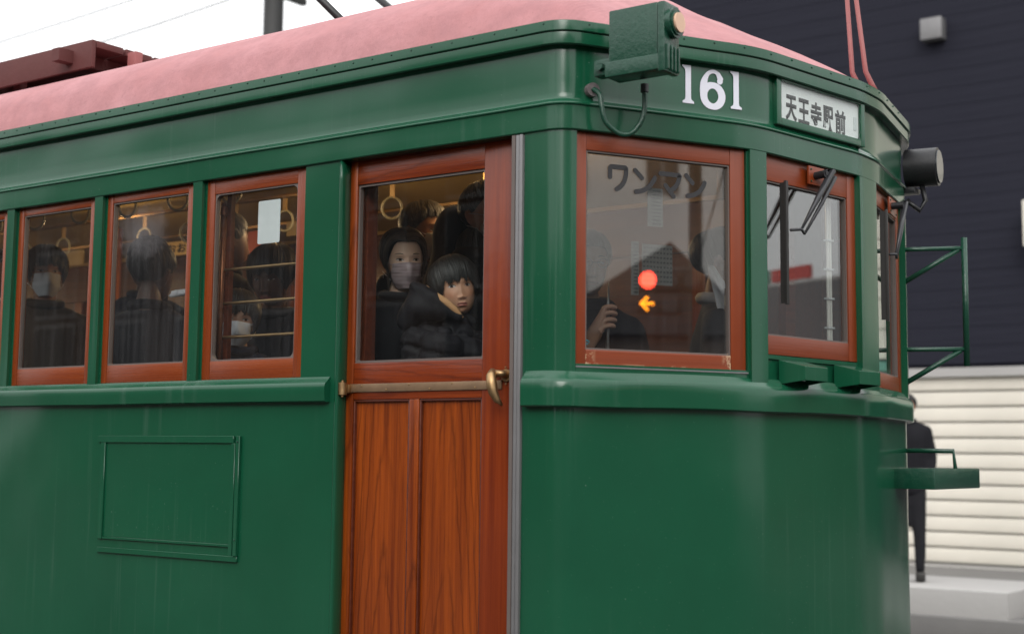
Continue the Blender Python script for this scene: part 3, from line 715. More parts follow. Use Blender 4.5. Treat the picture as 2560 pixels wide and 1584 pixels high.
# katakana ワンマン on the corner window (coordinates in metres on the glass)
hw = .0075
P_ = F1 @ Matrix.Translation((0, .0279, 0))
def katakana(nm, st): return ribbon(nm, st, M['ink'], w1, P_)
def bez(p0, p1, p2, n=8): return [((1 - t) ** 2 * p0[0] + 2 * t * (1 - t) * p1[0] + t * t * p2[0], (1 - t) ** 2 * p0[1] + 2 * t * (1 - t) * p1[1] + t * t * p2[1]) for t in [k / n for k in range(n + 1)]]
zt = 2.472
katakana('katakana_letter', [([(.127, zt - .032), (.127, zt - .002), (.131, zt)], hw), ([(.131, zt), (.182, zt)] + bez((.182, zt), (.186, zt - .050), (.150, zt - .068)), hw)])
katakana('katakana_letter', [([(.214, zt - .004), (.238, zt - .026)], hw), (bez((.217, zt - .070), (.262, zt - .066), (.283, zt - .022)), hw)])
katakana('katakana_letter', [([(.303, zt - .006), (.372, zt - .006)] + bez((.372, zt - .006), (.366, zt - .045), (.335, zt - .058)), hw), ([(.321, zt - .042), (.350, zt - .074)], hw)])
katakana('katakana_letter', [([(.396, zt - .004), (.418, zt - .026)], hw), (bez((.400, zt - .068), (.445, zt - .064), (.462, zt - .022)), hw)])
# numerals 161 on the board above the corner window
PN = F1 @ Matrix.Translation((0, -.0015, 0))
def one(c): return [([(c, 2.698), (c, 2.805)], .0105), ([(c - .012, 2.806), (c + .008, 2.806)], .0035), ([(c - .0155, 2.694), (c + .0165, 2.694)], .0035)]
def one_mesh(c):
    z0, z1 = 2.690, 2.811; hw = .0100
    pts = [(c - .020, z0), (c - .020, z0 + .006), (c - .011, z0 + .012), (c - .0095, z0 + .02), (c - .0095, z1 - .02), (c - .012, z1 - .011), (c - .021, z1 - .005), (c - .021, z1), (c + .0105, z1), (c + .0105, z0 + .02), (c + .012, z0 + .012), (c + .021, z0 + .006), (c + .021, z0)]
    n = len(pts); V = [(a, 0, b) for a, b in pts] + [(a, -.001, b) for a, b in pts]
    o = mesh_obj('numeral', V, [tuple(range(n)), tuple(range(n, 2 * n))] + [(i, (i + 1) % n, (i + 1) % n + n, i + n) for i in range(n)], M['white_num'], tram, PN)
    bm = bmesh.new(); bm.from_mesh(o.data); bmesh.ops.recalc_face_normals(bm, faces=bm.faces); bm.to_mesh(o.data); bm.free()
one_mesh(.385); one_mesh(.561)
c6 = .475
bowl = arc(c6, 2.726, .0335, .034, 0, 186, 18); bowl2 = arc(c6, 2.726, .0335, .034, 174, 366, 18)
rw = [.0095 + .0035 * abs(math.cos(math.radians(10.4 * k))) for k in range(19)]
stem = bez((c6 - .0345, 2.732), (c6 - .037, 2.775), (c6 - .016, 2.797), 10) + bez((c6 - .016, 2.797), (c6 + .004, 2.812), (c6 + .020, 2.797), 6)[1:] + [(c6 + .028, 2.783), (c6 + .026, 2.776)]
sw = [.0125] * 5 + [.0115, .0105, .009, .008, .007, .0065] + [.006] * 4 + [.0065, .008] + [.0105, .0105]
ribbon('numeral', [(bowl, rw), (bowl2, rw), (stem, sw[:len(stem)] + [.0105] * max(0, len(stem) - len(sw)))], M['white_num'], tram, PN @ Matrix.Translation((0, 0, -.003)))

# ------------------------------------------------------------------ lamp bracket with flexible conduit
lamp = box('marker_lamp', (-2.115, .05, 2.815), (.165, .075, .17), M['green_lumpy'], tram, bevel=.006); lamp['label'] = 'green lamp housing on a bracket'
box('lamp_shelf', (-2.118, .05, 2.723), (.180, .082, .046), M['green_lumpy'], lamp, bevel=.004)
box('bracket_lug', (-2.232, .06, 2.742), (.066, .045, .050), M['green_lumpy'], lamp, bevel=.005)
for q in ((-2.238, .030, 2.742), ): cyl('bolt', (q[0], .038, q[2]), (q[0], q[1] - .008, q[2]), .013, M['green_lumpy'], lamp, n=6)
fp = box('lamp_face', (-2.018, .05, 2.795), (.024, .088, .206), M['green_lumpy'], lamp, bevel=.007)
for k in range(4): box('rib', (-2.004, .020 + .020 * k, 2.735), (.012, .008, .075), M['green_lumpy'], fp, bevel=.003)
cyl('lamp_rim', (-2.008, .05, 2.838), (-1.990, .05, 2.838), .044, M['green_lumpy'], lamp, n=28); cyl('lamp_rim', (-1.992, .05, 2.838), (-1.984, .05, 2.838), .036, M['green_lumpy'], lamp, n=28)
cyl('lens', (-1.986, .05, 2.838), (-1.978, .05, 2.838), .029, M['lenswarm'], lamp, n=28)
gm = F1 @ Vector((.043, -.002, 2.690)); g2 = F1 @ Vector((.043, -.022, 2.690))
cyl('grommet', gm, g2, .021, M['grommet'], tram, n=16)
pts = [Vector(g2), F1 @ Vector((.050, -.05, 2.668)), F1 @ Vector((.052, -.058, 2.63)), F1 @ Vector((.063, -.062, 2.585)), F1 @ Vector((.10, -.07, 2.553)), F1 @ Vector((.135, -.08, 2.552)), F1 @ Vector((.165, -.088, 2.585)), F1 @ Vector((.178, -.092, 2.63)), F1 @ Vector((.178, -.093, 2.690))]
def spline(P, m=8):
    out = []
    for i in range(len(P) - 1):
        p0, p1, p2, p3 = P[max(i - 1, 0)], P[i], P[i + 1], P[min(i + 2, len(P) - 1)]
        for k in range(m):
            t = k / m; out.append(.5 * ((2 * p1) + (p2 - p0) * t + (2 * p0 - 5 * p1 + 4 * p2 - p3) * t * t + (3 * p1 - p0 - 3 * p2 + p3) * t ** 3))
    out.append(P[-1]); return out
sp = spline(pts, 18)
tube('conduit', sp, [.0072 + (.0013 if i % 2 else 0) for i in range(len(sp))], M['green_lumpy'], tram, n=10)
q = F1 @ Vector((.178, -.093, 2.680)); cyl('conduit_gland', q, (q.x, q.y, 2.705), .012, M['black'], tram)

# ------------------------------------------------------------------ light hoods under the front window
for s in (.120, .425):
    V = [(-.060, 0, -.038), (.085, 0, -.038), (.085, 0, .040), (-.060, 0, .040), (-.038, -.085, -.026), (.085, -.085, -.026), (.085, -.085, .018), (-.038, -.085, .018)]
    Fc = [(4, 5, 6, 7), (0, 4, 7, 3), (1, 2, 6, 5), (3, 7, 6, 2)]
    o = mesh_obj('light_hood', V, Fc, M['green_dark'], tram, F2 @ Matrix.Translation((s, -.005, 1.868)))
    md = o.modifiers.new('thickness', 'SOLIDIFY'); md.thickness = .004; md.offset = -1
    bv = o.modifiers.new('edge', 'BEVEL'); bv.width = .002; bv.segments = 2
    box('hood_lamp', (.02, -.03, -.01), (.07, .04, .02), M['black'], o, W[o.name])
# wipers
def wiper(Fm, s0, off=0, nm='wiper'):
    p = box(nm, (s0, -.004, 2.528), (.135, .008, .062), M['cab_h'], tram, Fm, .002)
    for a in (-.055, .055):
        for b in (-.02, .02): screw(Fm @ Vector((s0 + a, -.009, 2.528 + b)), p)
    cyl('wiper_motor', Fm @ Vector((s0 - .03, .0, 2.528)), Fm @ Vector((s0 - .03, -.05, 2.530)), .013, M['black'], p)
    hub = Fm @ Vector((s0 + .005, -.05, 2.545)); e1 = Fm @ Vector((s0 - .165, -.045, 2.33))
    tube('wiper_arm', [Fm @ Vector((s0 - .03, -.045, 2.533)), hub, hub.lerp(e1, .45), e1], [.012, .013, .010, .004], M['wiper'], p, n=8)
    tube('wiper_arm', [Fm @ Vector((s0 + .028, -.045, 2.527)), Fm @ Vector((s0 - .05, -.045, 2.43)), Fm @ Vector((s0 - .145, -.043, 2.318))], [.008, .007, .004], M['wiper'], p, n=8)
    tube('wiper_link', [Fm @ Vector((s0 - .205, -.03, 2.325)), Fm @ Vector((s0 - .165, -.045, 2.33)), Fm @ Vector((s0 - .145, -.043, 2.318))], .005, M['wiper'], p, n=6)
    box('wiper_blade', (s0 - .215, -.022, 2.285), (.012, .010, .40), M['rubber'], p, Fm, .001)
    box('blade_squeegee', (s0 - .215, -.008, 2.285), (.005, .018, .39), M['rubber'], p, Fm)
    return p
wiper(F2, .300); wiper(F3, .30)
# paper items on the corner window and dash
def notice(x0, x1, z0, z1, rows, cols, nm='notice'):
    p = box(nm, ((x0 + x1) / 2, .036, (z0 + z1) / 2), (x1 - x0, .0012, z1 - z0), M['notice'], tram, F1)
    V = []; Fc = []
    for r in range(rows):
        z = z1 - (z1 - z0) * (r + .8) / (rows + .6)
        for c in range(cols):
            xa = x0 + (x1 - x0) * (c + .35) / (cols + .1); xb = xa + (x1 - x0) / cols * .55; h = (z1 - z0) / rows * .16; b = len(V)
            V += [(xa, .0348, z - h), (xb, .0348, z - h), (xb, .0348, z + h), (xa, .0348, z + h)]; Fc.append((b, b + 1, b + 2, b + 3))
    mesh_obj('printed_lines', V, Fc, M['ink'], p, F1, kind='stuff')
notice(.262, .316, 2.300, 2.420, 10, 1); notice(.205, .232, 2.085, 2.250, 14, 1); notice(.243, .350, 2.120, 2.245, 8, 9)


# ------------------------------------------------------------------ far corner fittings
Pm = Vector((-2.00, 1.84))
for z in (2.40, 2.015):
    br = tube('bracket', [(-2.03, 1.85, z), (-1.98, 1.86, z), (-1.80, 1.93, z)], .009, M['green_lumpy'], tram, n=8)
    tube('bracket_brace', [(-2.015, 1.852, z - .13), (-1.82, 1.925, z - .005)], .010, M['green_lumpy'], br, n=8)
    tube('bracket_upright', [(-2.02, 1.852, z + .01), (-2.02, 1.852, z - .14)], .010, M['green_lumpy'], br, n=8)
tube('grab_pole', [(-1.80, 1.93, 2.44), (-1.80, 1.93, 1.95)], .012, M['green_lumpy'], tram, n=10)
hl = cyl('headlamp', (-2.02, 1.93, 2.73), (-1.90, 1.95, 2.73), .075, M['black'], tram, n=28); cyl('lens', (-1.90, 1.95, 2.73), (-1.893, 1.951, 2.73), .064, M['darkglass'], hl, n=28)
box('lamp_bracket', (-2.02, 1.91, 2.635), (.10, .07, .02), M['black'], hl, bevel=.003); tube('lamp_cable', [(-1.96, 1.93, 2.66), (-1.95, 1.94, 2.60), (-1.97, 1.93, 2.56), (-2.01, 1.90, 2.60)], .010, M['black'], hl)
st = box('fender_box', (-1.93, 1.86, 1.53), (.22, .5, .075), M['green_lumpy'], tram, bevel=.006)
tube('fender_rod', [(-2.05, 1.84, 1.632), (-1.85, 1.90, 1.632), (-1.84, 1.90, 1.53)], .009, M['green_lumpy'], st)
# running gear and skirts (below the picture)
box('underframe', (-7.3, YM, .62), (10.2, 2.1, .22), M['black'], tram)
for X in (-4.2, -5.6, -9.6, -11.0):
    for Y in (YM - .72, YM + .72):
        wl = cyl('wheel', (X, Y - .05, .36), (X, Y + .05, .36), .33, M['steel'], tram, n=32); cyl('hub', (X, Y - .08, .36), (X, Y + .08, .36), .09, M['black'], wl)
    cyl('axle', (X, YM - .7, .36), (X, YM + .7, .36), .06, M['black'], tram)

# ------------------------------------------------------------------ interior
FZ = .83
box('floor', (-7.2, YM, FZ - .03), (10.3, 2.36, .06), M['floor'], tram)
V = [(-12.4, .07, 0), (-3.0, .07, 0), (-2.42, .07, 0), (-2.10, .60, 0), (-2.0, 1.16, 0), (-2.0, 1.33, 0), (-2.10, 1.88, 0), (-2.42, 2.42, 0), (-12.4, 2.42, 0)]
mesh_obj('cab_floor', [(x, y, FZ + .004) for x, y, _ in V], [tuple(range(len(V)))], M['floor'], tram)
Vc = []; Fc = []
ys = [0.035 + (2.415) * k / 14 for k in range(15)]
for X in (-12.4, -2.5, -2.2):
    for y in ys: t = (y - YM) / 1.21; Vc.append((X, y if X < -2.3 else YM + (y - YM) * .55, 2.93 - .13 * t * t))
for i in range(2):
    for k in range(14): Fc.append((i * 15 + k, i * 15 + k + 1, (i + 1) * 15 + k + 1, (i + 1) * 15 + k))
mesh_obj('ceiling', Vc, Fc, M['cream'], tram, smooth=True)
box('wall_lining', (-7.9, .048, 1.32), (9.0, .02, .96), M['lining'], tram)
box('header_lining', (-7.45, .05, 2.69), (9.9, .02, .25), M['lining'], tram)
box('header_lining', (-7.40, 2.436, 2.69), (9.9, .02, .25), M['lining'], tram)
box('header_moulding', (-7.40, 2.42, 2.795), (9.9, .03, .02), M['straptan'], tram)
box('header_moulding', (-7.40, 2.42, 2.56), (9.9, .03, .018), M['lining'], tram)
box('wall_lining', (-7.40, 2.436, 2.19), (9.9, .02, .74), M['lining'], tram)
box('wall_lining', (-7.40, 2.436, 1.32), (9.9, .02, .96), M['lining'], tram)
for k in range(14): box('blind_rib', (-3.2 - .65 * k, 2.418, 2.2), (.07, .014, .70), M['sash_v'], tram)
box('window_sill', (-7.4, 2.39, 1.83), (9.6, .08, .03), M['sash_h'], tram)
box('inner_door_post', (-3.215, .115, 1.70), (.045, .05, 1.72), M['lining'], tram, bevel=.003)
for sY in (.33, 2.12):                       # long benches
    bn = box('bench_seat', (-8.3, sY, 1.25), (7.6, .48, .10), M['coat_navy'], tram, bevel=.03); box('bench_base', (-8.3, sY, 1.02), (7.6, .36, .36), M['lining'], bn)
box('cab_pillar', (-2.60, 1.80, 1.86), (.05, .05, 2.0), M['cab_v'], tram, bevel=.004)
box('cab_partition', (-2.60, 2.12, 1.86), (.03, .56, 2.0), M['lining'], tram)
box('driver_desk', (-2.20, 1.30, 1.55), (.26, .9, .62), M['coat_brown'], tram, bevel=.01)
box('switch_box', (-2.603, 1.50, 2.66), (.03, .035, .12), M['straptan'], tram, bevel=.005)
for X in (-3.35, -4.9, -6.5, -8.5):
    for Y in (.75, 1.72): tube('grab_pole', [(X, Y, FZ), (X, Y, 2.84)], .015, M['copper'], tram) if X < -6 else None
for Y in (.80, 1.50):
    rl = tube('strap_rail', [(-12.2, Y, 2.845), (-3.3, Y, 2.845)], .011, M['brass'], tram)
    for k in range(14):
        X = (-4.30 if Y > 1 else -4.62) - .345 * k
        h = bpy.data.objects.new('hand_strap', None); link(h, Matrix.Translation((X, Y, 2.84)), tram)
        box('belt', (X, Y, 2.805), (.028, .004, .075), M['straptan'], h)
        tw = Matrix.Translation((X, Y, 2.722)) @ Matrix.Rotation(.35 + random.uniform(-.2, .2), 4, 'Z')
        tube('ring', [(0.046 * math.cos(2 * PI * j / 24), 0, .050 * math.sin(2 * PI * j / 24)) for j in range(24)], .0065, M['ring'], h, tw, n=8, closed=True)
ad = box('hanging_advert', (-6.18, 1.90, 2.728), (.46, .006, .078), M['adcream'], tram); text_mesh('advert_lettering', '●おおさか', (.40, .050), M['ink'], ad, Matrix.Translation((-6.18, 1.895, 2.728)), off=.03)
box('hanging_advert', (-5.60, 1.90, 2.715), (.115, .006, .12), M['adred'], tram); box('hanging_advert', (-5.18, 1.90, 2.765), (.38, .006, .075), M['adcream'], tram)
box('hanging_advert', (-7.3, 1.90, 2.74), (.5, .006, .09), M['adcream'], tram); box('advert_rail', (-6.4, 1.91, 2.80), (5.2, .012, .012), M['brass'], tram)
# yellow hanging strap belt seen above the passengers
box('long_strap', (-3.62, 1.32, 2.76), (.035, .008, .22), M['straptan'], tram, Matrix(), .002); box('strap_buckle', (-3.62, 1.318, 2.665), (.045, .014, .075), M['straptan'], tram, bevel=.004)
# ceiling lamps with their light
for X, Y in ((-3.55, YM), (-4.6, YM), (-6.2, YM), (-8.0, YM), (-10.0, YM)):
    lp = cyl('ceiling_lamp', (X, Y, 2.93), (X, Y, 2.90), .09, M['brass'], tram, n=24); cyl('lamp_glass', (X, Y, 2.90), (X, Y, 2.875), .075, M['lamp_lit'], lp, n=24)
    ld = bpy.data.lights.new('lamp_light', 'POINT'); ld.energy = 11 if X > -4 else 6.5; ld.color = (1, .66, .34); ld.shadow_soft_size = .08
    lo = bpy.data.objects.new('lamp_light', ld); link(lo, Matrix.Translation((X, Y, 2.70)), lp)

# ------------------------------------------------------------------ people
def sdf_head(p, k=1.0, jaw=1.0):
    """smooth union of skull, face and jaw ellipsoids, head-local metres (face towards -Y)"""
    def el(c, r):
        q = (p - np.array(c)) / np.array(r); l = np.linalg.norm(q, axis=-1); return (l - 1) * min(r)
    def smin(a, b, s): h = np.clip(.5 + .5 * (b - a) / s, 0, 1); return b * (1 - h) + a * h - s * h * (1 - h)
    d = el((0, .012, .036), (.073, .092, .075)); d = smin(d, el((0, -.026, -.012), (.063 * (jaw * .4 + .6), .062, .062)), .03)
    return smin(d, el((0, -.036, -.060), (.046 * jaw, .048, .046)), .035)
def head_r(dirs, jaw=1.0):
    lo = np.zeros(len(dirs)); hi = np.full(len(dirs), .2)
    for _ in range(22):
        m = (lo + hi) / 2; s = sdf_head(dirs * m[:, None], jaw=jaw) < 0; lo = np.where(s, m, lo); hi = np.where(s, hi, m)
    return (lo + hi) / 2
POLE = np.array([0, .42, -1.0]); POLE /= np.linalg.norm(POLE)
EX = np.array([1., 0, 0]); EF = -np.cross(POLE, EX) ; EF /= np.linalg.norm(EF)
if EF[1] > 0: EF = -EF
def gs(x, z, cx, cz, sx, sz): return np.exp(-((x - cx) / sx) ** 2 - ((z - cz) / sz) ** 2)
def face_disp(x, z, child=False):
    d = -.009 * (gs(x, z, .031, .004, .017, .012) + gs(x, z, -.031, .004, .017, .012))
    d += .0045 * (gs(x, z, .031, -.001, .013, .0085) + gs(x, z, -.031, -.001, .013, .0085))
    d += .003 * (gs(x, z, .028, .021, .02, .007) + gs(x, z, -.028, .021, .02, .007))
    nh = .0085 if child else .013
    zz = np.clip((.008 - z) / .05, 0, 1); bridge = np.exp(-(x / (.006 + .004 * zz)) ** 2) * (z < .014) * np.clip((z + .052) / .010, 0, 1)
    d += (nh * .35 + nh * .75 * zz) * bridge * (.62 if child else 1) * np.clip((.014 - z) / .010, 0, 1)
    d += nh * .5 * gs(x, z, 0, -.040, .0085, .007) + .0055 * (gs(x, z, .012, -.043, .0055, .005) + gs(x, z, -.012, -.043, .0055, .005))
    mw = .021 if child else .024
    m = np.clip(1 - (x / mw) ** 2, 0, 1)
    d += m * (.0048 * np.exp(-((z + .0635 + .0012 * np.cos(x * 300)) / .0035) ** 2) + .0058 * np.exp(-((z + .0735) / .0042) ** 2) - .0025 * np.exp(-((z + .0680) / .0014) ** 2))
    d += -.0022 * gs(x, z, 0, -.082, .015, .005) + .0045 * gs(x, z, 0, -.098, .014, .011) - .001 * gs(x, z, 0, -.056, .003, .005)
    d += (.004 if child else .0025) * (gs(x, z, .038, -.032, .020, .020) + gs(x, z, -.038, -.032, .020, .020))
    return d
def slerp(a, b, t):
    w_ = math.acos(max(-1, min(1, float(a @ b)))); 
    return a if w_ < 1e-5 else (math.sin((1 - t) * w_) * a + math.sin(t * w_) * b) / math.sin(w_)
def nrm(v): v = np.array(v, float); return v / np.linalg.norm(v)

def head_mesh(name, parent, Mx, sc, col, child=False, jaw=1.0, res=(110, 150), mouth=True, neck=None):
    """head, ears and neck as one continuous skin; neck = target point (head-local metres) for the neck base"""
    nr, nc = res
    t = np.linspace(-PI, PI, nc, endpoint=False); th = t - .5 * np.sin(t)
    ph = np.linspace(0.0, PI - .50, nr)           # from crown side to the neck opening
    P, Tt = np.meshgrid(ph, th, indexing='ij')
    d = (-POLE)[None, None] * np.cos(P)[..., None] + (EF[None, None] * np.cos(Tt)[..., None] + EX[None, None] * np.sin(Tt)[..., None]) * np.sin(P)[..., None]
    D = d.reshape(-1, 3); r = head_r(D, jaw); V = D * r[:, None]
    x, y, z = V[:, 0], V[:, 1], V[:, 2]; fr = np.clip((-y - .02) / .03, 0, 1)
    V[:, 1] -= face_disp(x, z, child) * fr
    C = np.tile(np.array(col), (len(V), 1))
    def lay(mask, c):
        nonlocal C; mask = np.clip(mask, 0, 1)[:, None]; C = C * (1 - mask) + np.array(c) * mask
    lay(.35 * fr * (gs(x, z, .04, -.03, .02, .018) + gs(x, z, -.04, -.03, .02, .018)), (col[0] * 1.05, col[1] * .72, col[2] * .66))
    lay(.3 * fr * gs(x, z, 0, -.042, .012, .010), (col[0] * 1.0, col[1] * .7, col[2] * .6))
    if mouth:
        mw = .021 if child else .024; e = np.clip(1 - (x / mw) ** 2, 0, 1)
        lay(.85 * fr * (np.abs(z + .0685) < .0085 * np.sqrt(e)), (.36, .115, .095))
        lay(.9 * fr * (np.abs(z + .0680) < .0013 * (e > .02)), (.06, .015, .012))
    lay(.9 * fr * (gs(x, z, .0062, -.0492, .0032, .0018) + gs(x, z, -.0062, -.0492, .0032, .0018)), (.05, .015, .01))
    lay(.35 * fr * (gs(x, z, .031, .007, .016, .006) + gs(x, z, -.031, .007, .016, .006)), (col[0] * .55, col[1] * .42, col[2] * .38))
    # faces
    Fc = []
    for i in range(nr - 1):
        for j in range(nc): k = (j + 1) % nc; Fc.append((i * nc + j, i * nc + k, (i + 1) * nc + k, (i + 1) * nc + j))
    # neck rings continue from the opening
    base = (nr - 1) * nc; ring = V[base:base + nc]
    nk = np.array(neck if neck is not None else (0, .035, -.185)); allV = [V]; allC = [C]
    for s, rr in ((.25, .054), (.5, .052), (.75, .055), (1.0, .058), (1.2, .062)):
        cen = np.array((0, .012, -.085)) + (nk - np.array((0, .012, -.085))) * s
        ang = th; tgt = np.stack([cen[0] + rr * np.sin(ang) * (1 if s < 1.1 else 1.3), cen[1] - rr * np.cos(ang) * (.95 if s < 1.1 else .75), np.full(nc, cen[2])], -1)
        a = min(1, s / .5); q = ring * (1 - a) + tgt * a; q[:, 2] = ring[:, 2] * (1 - a) + cen[2] * a
        allV.append(q); allC.append(np.tile(np.array(col) * .9, (nc, 1)))
        b0 = base + (len(allV) - 2) * nc
        for j in range(nc): k = (j + 1) % nc; Fc.append((b0 + j, b0 + k, b0 + nc + k, b0 + nc + j))
    last = base + (len(allV) - 1) * nc; Fc.append(tuple(range(last, last + nc))[::-1]); Fc.append(tuple(range(nc)))
    AV = np.concatenate(allV); AC = np.concatenate(allC)
    # ears: a raised lobe pushed out of the skin
    for sx in (-1, 1):
        dx = (AV[:, 1] - .012) / .016; dz = (AV[:, 2] + .014 - .25 * (AV[:, 1] - .012)) / .031; q = dx ** 2 + dz ** 2; side = (AV[:, 0] * sx > .04)
        up = np.clip(1.25 - q, 0, 1) ** .6 * side; bowl = np.exp(-(((AV[:, 1] - .007) / .008) ** 2 + ((AV[:, 2] + .012) / .014) ** 2)) * side
        AV[:, 0] += sx * (.016 * up - .009 * bowl); AV[:, 1] += .008 * up
        AC = AC * (1 - .45 * np.clip(bowl, 0, 1)[:, None]) + np.array((col[0] * .6, col[1] * .3, col[2] * .25)) * (.45 * np.clip(bowl, 0, 1)[:, None])
        AC = AC * (1 - .25 * up[:, None]) + np.array((col[0] * 1.1, col[1] * .6, col[2] * .5)) * .25 * up[:, None]
    me = bpy.data.meshes.new(name); me.from_pydata([tuple(v * sc) for v in AV], [], Fc); me.update()
    me.polygons.foreach_set('use_smooth', [True] * len(me.polygons)); me.materials.append(M['skin'])
    ca = me.color_attributes.new('Col', 'FLOAT_COLOR', 'POINT'); ca.data.foreach_set('color', np.concatenate([AC, np.ones((len(AC), 1))], 1).ravel())
    o = bpy.data.objects.new(name, me); link(o, Mx, parent)
    kd = KDTree(nr * nc); fv = AV[:nr * nc]
    for i, v in enumerate(fv): kd.insert((v[0], 0 if v[1] < -.02 else 9, v[2]), i)
    kd.balance()
    def surf(x, z):
        s = 0; wsum = 0
        for co, i, dist in kd.find_n((x, 0, z), 4): w_ = 1 / (dist + 1e-4); s += fv[i][1] * w_; wsum += w_
        return s / wsum
    return o, surf
def eyes(parent, Mx, sc, surf, gaze=(0, 0), openn=1.0, brow=(.03, .022, .018), child=False, browz=.0225):
    for sx in (-1, 1):
        cx = sx * .0305; V = []; C = []; Fc = []; nu, nv = 26, 12
        for i in range(nu + 1):
            u = -1 + 2 * i / nu; e = (1 - u * u); inner = (-u * sx)
            zu = .0058 * openn * e ** .8 + .0012 * (1 - .8 * inner); zl = -.0034 * e ** .9 * (.75 + .25 * openn)
            for j in range(nv + 1):
                v = j / nv; z = zl + (zu - zl) * v; x = cx + u * .0138; zz = z + .001
                V.append((x * sc, (surf(x, zz) - .0008 - .0014 * e) * sc, zz * sc))
                gx, gz = cx + gaze[0], gaze[1] + .0016; rr = math.hypot(x - gx, zz - gz)
                c = (.50, .43, .40) if rr > .0056 else (.022, .012, .009) if rr > .0024 else (.004, .004, .004)
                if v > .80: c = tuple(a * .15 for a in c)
                if v < .07 or abs(u) > .93: c = (.10, .045, .035)
                C.append((*c, 1))
        for i in range(nu):
            for j in range(nv): a = i * (nv + 1) + j; Fc.append((a, a + nv + 1, a + nv + 2, a + 1))
        me = bpy.data.meshes.new('eye'); me.from_pydata(V, [], Fc); me.update(); me.polygons.foreach_set('use_smooth', [True] * len(Fc)); me.materials.append(M['eye'])
        me.color_attributes.new('Col', 'FLOAT_COLOR', 'POINT').data.foreach_set('color', np.array(C).ravel())
        o = bpy.data.objects.new('eye', me); link(o, Mx, parent)
        P = []; 
        for i in range(13):                      # upper lash line and lid crease
            u = -1.06 + 2.12 * i / 12; e = max(0, 1 - u * u); inner = -u * sx; x = cx + u * .0128; z = .0058 * openn * e ** .8 + .0012 * (1 - .8 * inner) + .0012
            P.append((x * sc, (surf(x, z) - .0014 - .0008 * e) * sc, z * sc))
        tube('eyelash', P, [.0004 * sc] + [.0013 * sc] * 11 + [.0006 * sc], M['hair'], parent, Mx, n=6)
        P = []
        for i in range(9):
            u = -1 + 2 * i / 8; out = u * sx; x = cx + u * .0155 + sx * .002; z = browz + .0025 * (1 - (out - .2) ** 2) - .0012 * max(0, out)
            P.append((x * sc, (surf(x, z) - .0002) * sc, z * sc))
        V, Fc = tube_verts(P, [.0004 * sc, .0014 * sc, .0018 * sc, .0019 * sc, .0018 * sc, .0016 * sc, .0013 * sc, .0009 * sc, .0004 * sc][::(1 if sx > 0 else -1)], 6)
        mesh_obj('eyebrow', V, Fc, M['hair_brown' if child else 'hair'], parent, Mx, True)

def hair_mesh(parent, Mx, sc, guides, n, mat, off0=.004, lift=.010, width=.0042, hang=None, jaw=1.0, seed=1, cap=None, jit=.05):
    """guides(t, rnd) -> (root_dir, tip_dir); n ribbons following the skull, plus an under-cap"""
    R = np.random.default_rng(seed); V = []; Fc = []; K = 9; CC = []
    segs = []
    for i in range(n):
        a, b, hg = guides(R)
        m_ = hg[1] if isinstance(hg, tuple) else None
        for k in range(K + 1):
            t_ = k / K; segs.append(slerp(a, b, t_) if m_ is None else nrm((1 - t_) ** 2 * a + 2 * t_ * (1 - t_) * m_ + t_ * t_ * b))
    segs = np.array(segs); r = head_r(segs, jaw)
    R = np.random.default_rng(seed)
    for i in range(n):
        a, b, hg = guides(R); hg = hg[0] if isinstance(hg, tuple) else hg; w0 = width * (0.6 + .8 * rng.random()); lf = lift * (.55 + .8 * rng.random()); pts = []
        for k in range(K + 1):
            s = k / K; idx = i * (K + 1) + k; d = segs[idx]; pts.append(d * (r[idx] + off0 + lf * math.sin(PI * min(1, s * .8 + .12)) ** .8))
        if hg > 0:
            last = pts[-1].copy(); dirn = pts[-1] - pts[-2]; dirn /= np.linalg.norm(dirn)
            for k in range(1, 7):
                dirn = dirn * .6 + np.array([0, 0, -1.]) * .4; dirn /= np.linalg.norm(dirn); last = last + dirn * hg / 6; pts.append(last.copy())
        pts = np.array(pts); m = len(pts); b0 = len(V); CC += [rng.random() ** 2] * (3 * m)
        for k in range(m):
            tg = pts[min(k + 1, m - 1)] - pts[max(k - 1, 0)]; tg /= np.linalg.norm(tg) + 1e-9
            out = pts[k].copy(); out[2] -= .01; out /= np.linalg.norm(out) + 1e-9; s_ = np.cross(tg, out); s_ /= np.linalg.norm(s_) + 1e-9
            ww = w0 * (1 - (k / (m - 1)) ** 2.2) * .5 + .0003; f = k / (m - 1)
            V.append((pts[k] - s_ * ww) * sc); V.append((pts[k] + out * ww * .9) * sc); V.append((pts[k] + s_ * ww) * sc)
        for k in range(m - 1):
            a0 = b0 + 3 * k
            Fc.append((a0, a0 + 3, a0 + 4, a0 + 1)); Fc.append((a0 + 1, a0 + 4, a0 + 5, a0 + 2))
    hair = mesh_obj('hair', V, Fc, mat, parent, Mx, True)
    ca = hair.data.color_attributes.new('Col', 'FLOAT_COLOR', 'POINT'); ca.data.foreach_set('color', np.repeat(np.array(CC), 4).reshape(-1, 4).ravel())
    if cap is not None:                          # a dark scalp shell under the strands
        V = []; Fc = []; nu, nv = 48, 14; root = nrm(cap[0]); D = []
        for i in range(nu):
            a = 2 * PI * i / nu - PI; tip = cap[1](a)
            for k in range(nv): D.append(slerp(root, tip, k / (nv - 1)))
        D = np.array(D); r = head_r(D, jaw); V = D * (r + off0 * .6 + .0015)[:, None] * sc
        for i in range(nu):
            for k in range(nv - 1): j = (i + 1) % nu; Fc.append((i * nv + k, i * nv + k + 1, j * nv + k + 1, j * nv + k))
        mesh_obj('hair_underlayer', V, Fc, mat, hair, Mx, True)
    return hair
def tipdir(az, el):     # az 0 = front, + = local +X side
    return nrm((math.sin(az) * math.cos(el), -math.cos(az) * math.cos(el), math.sin(el)))
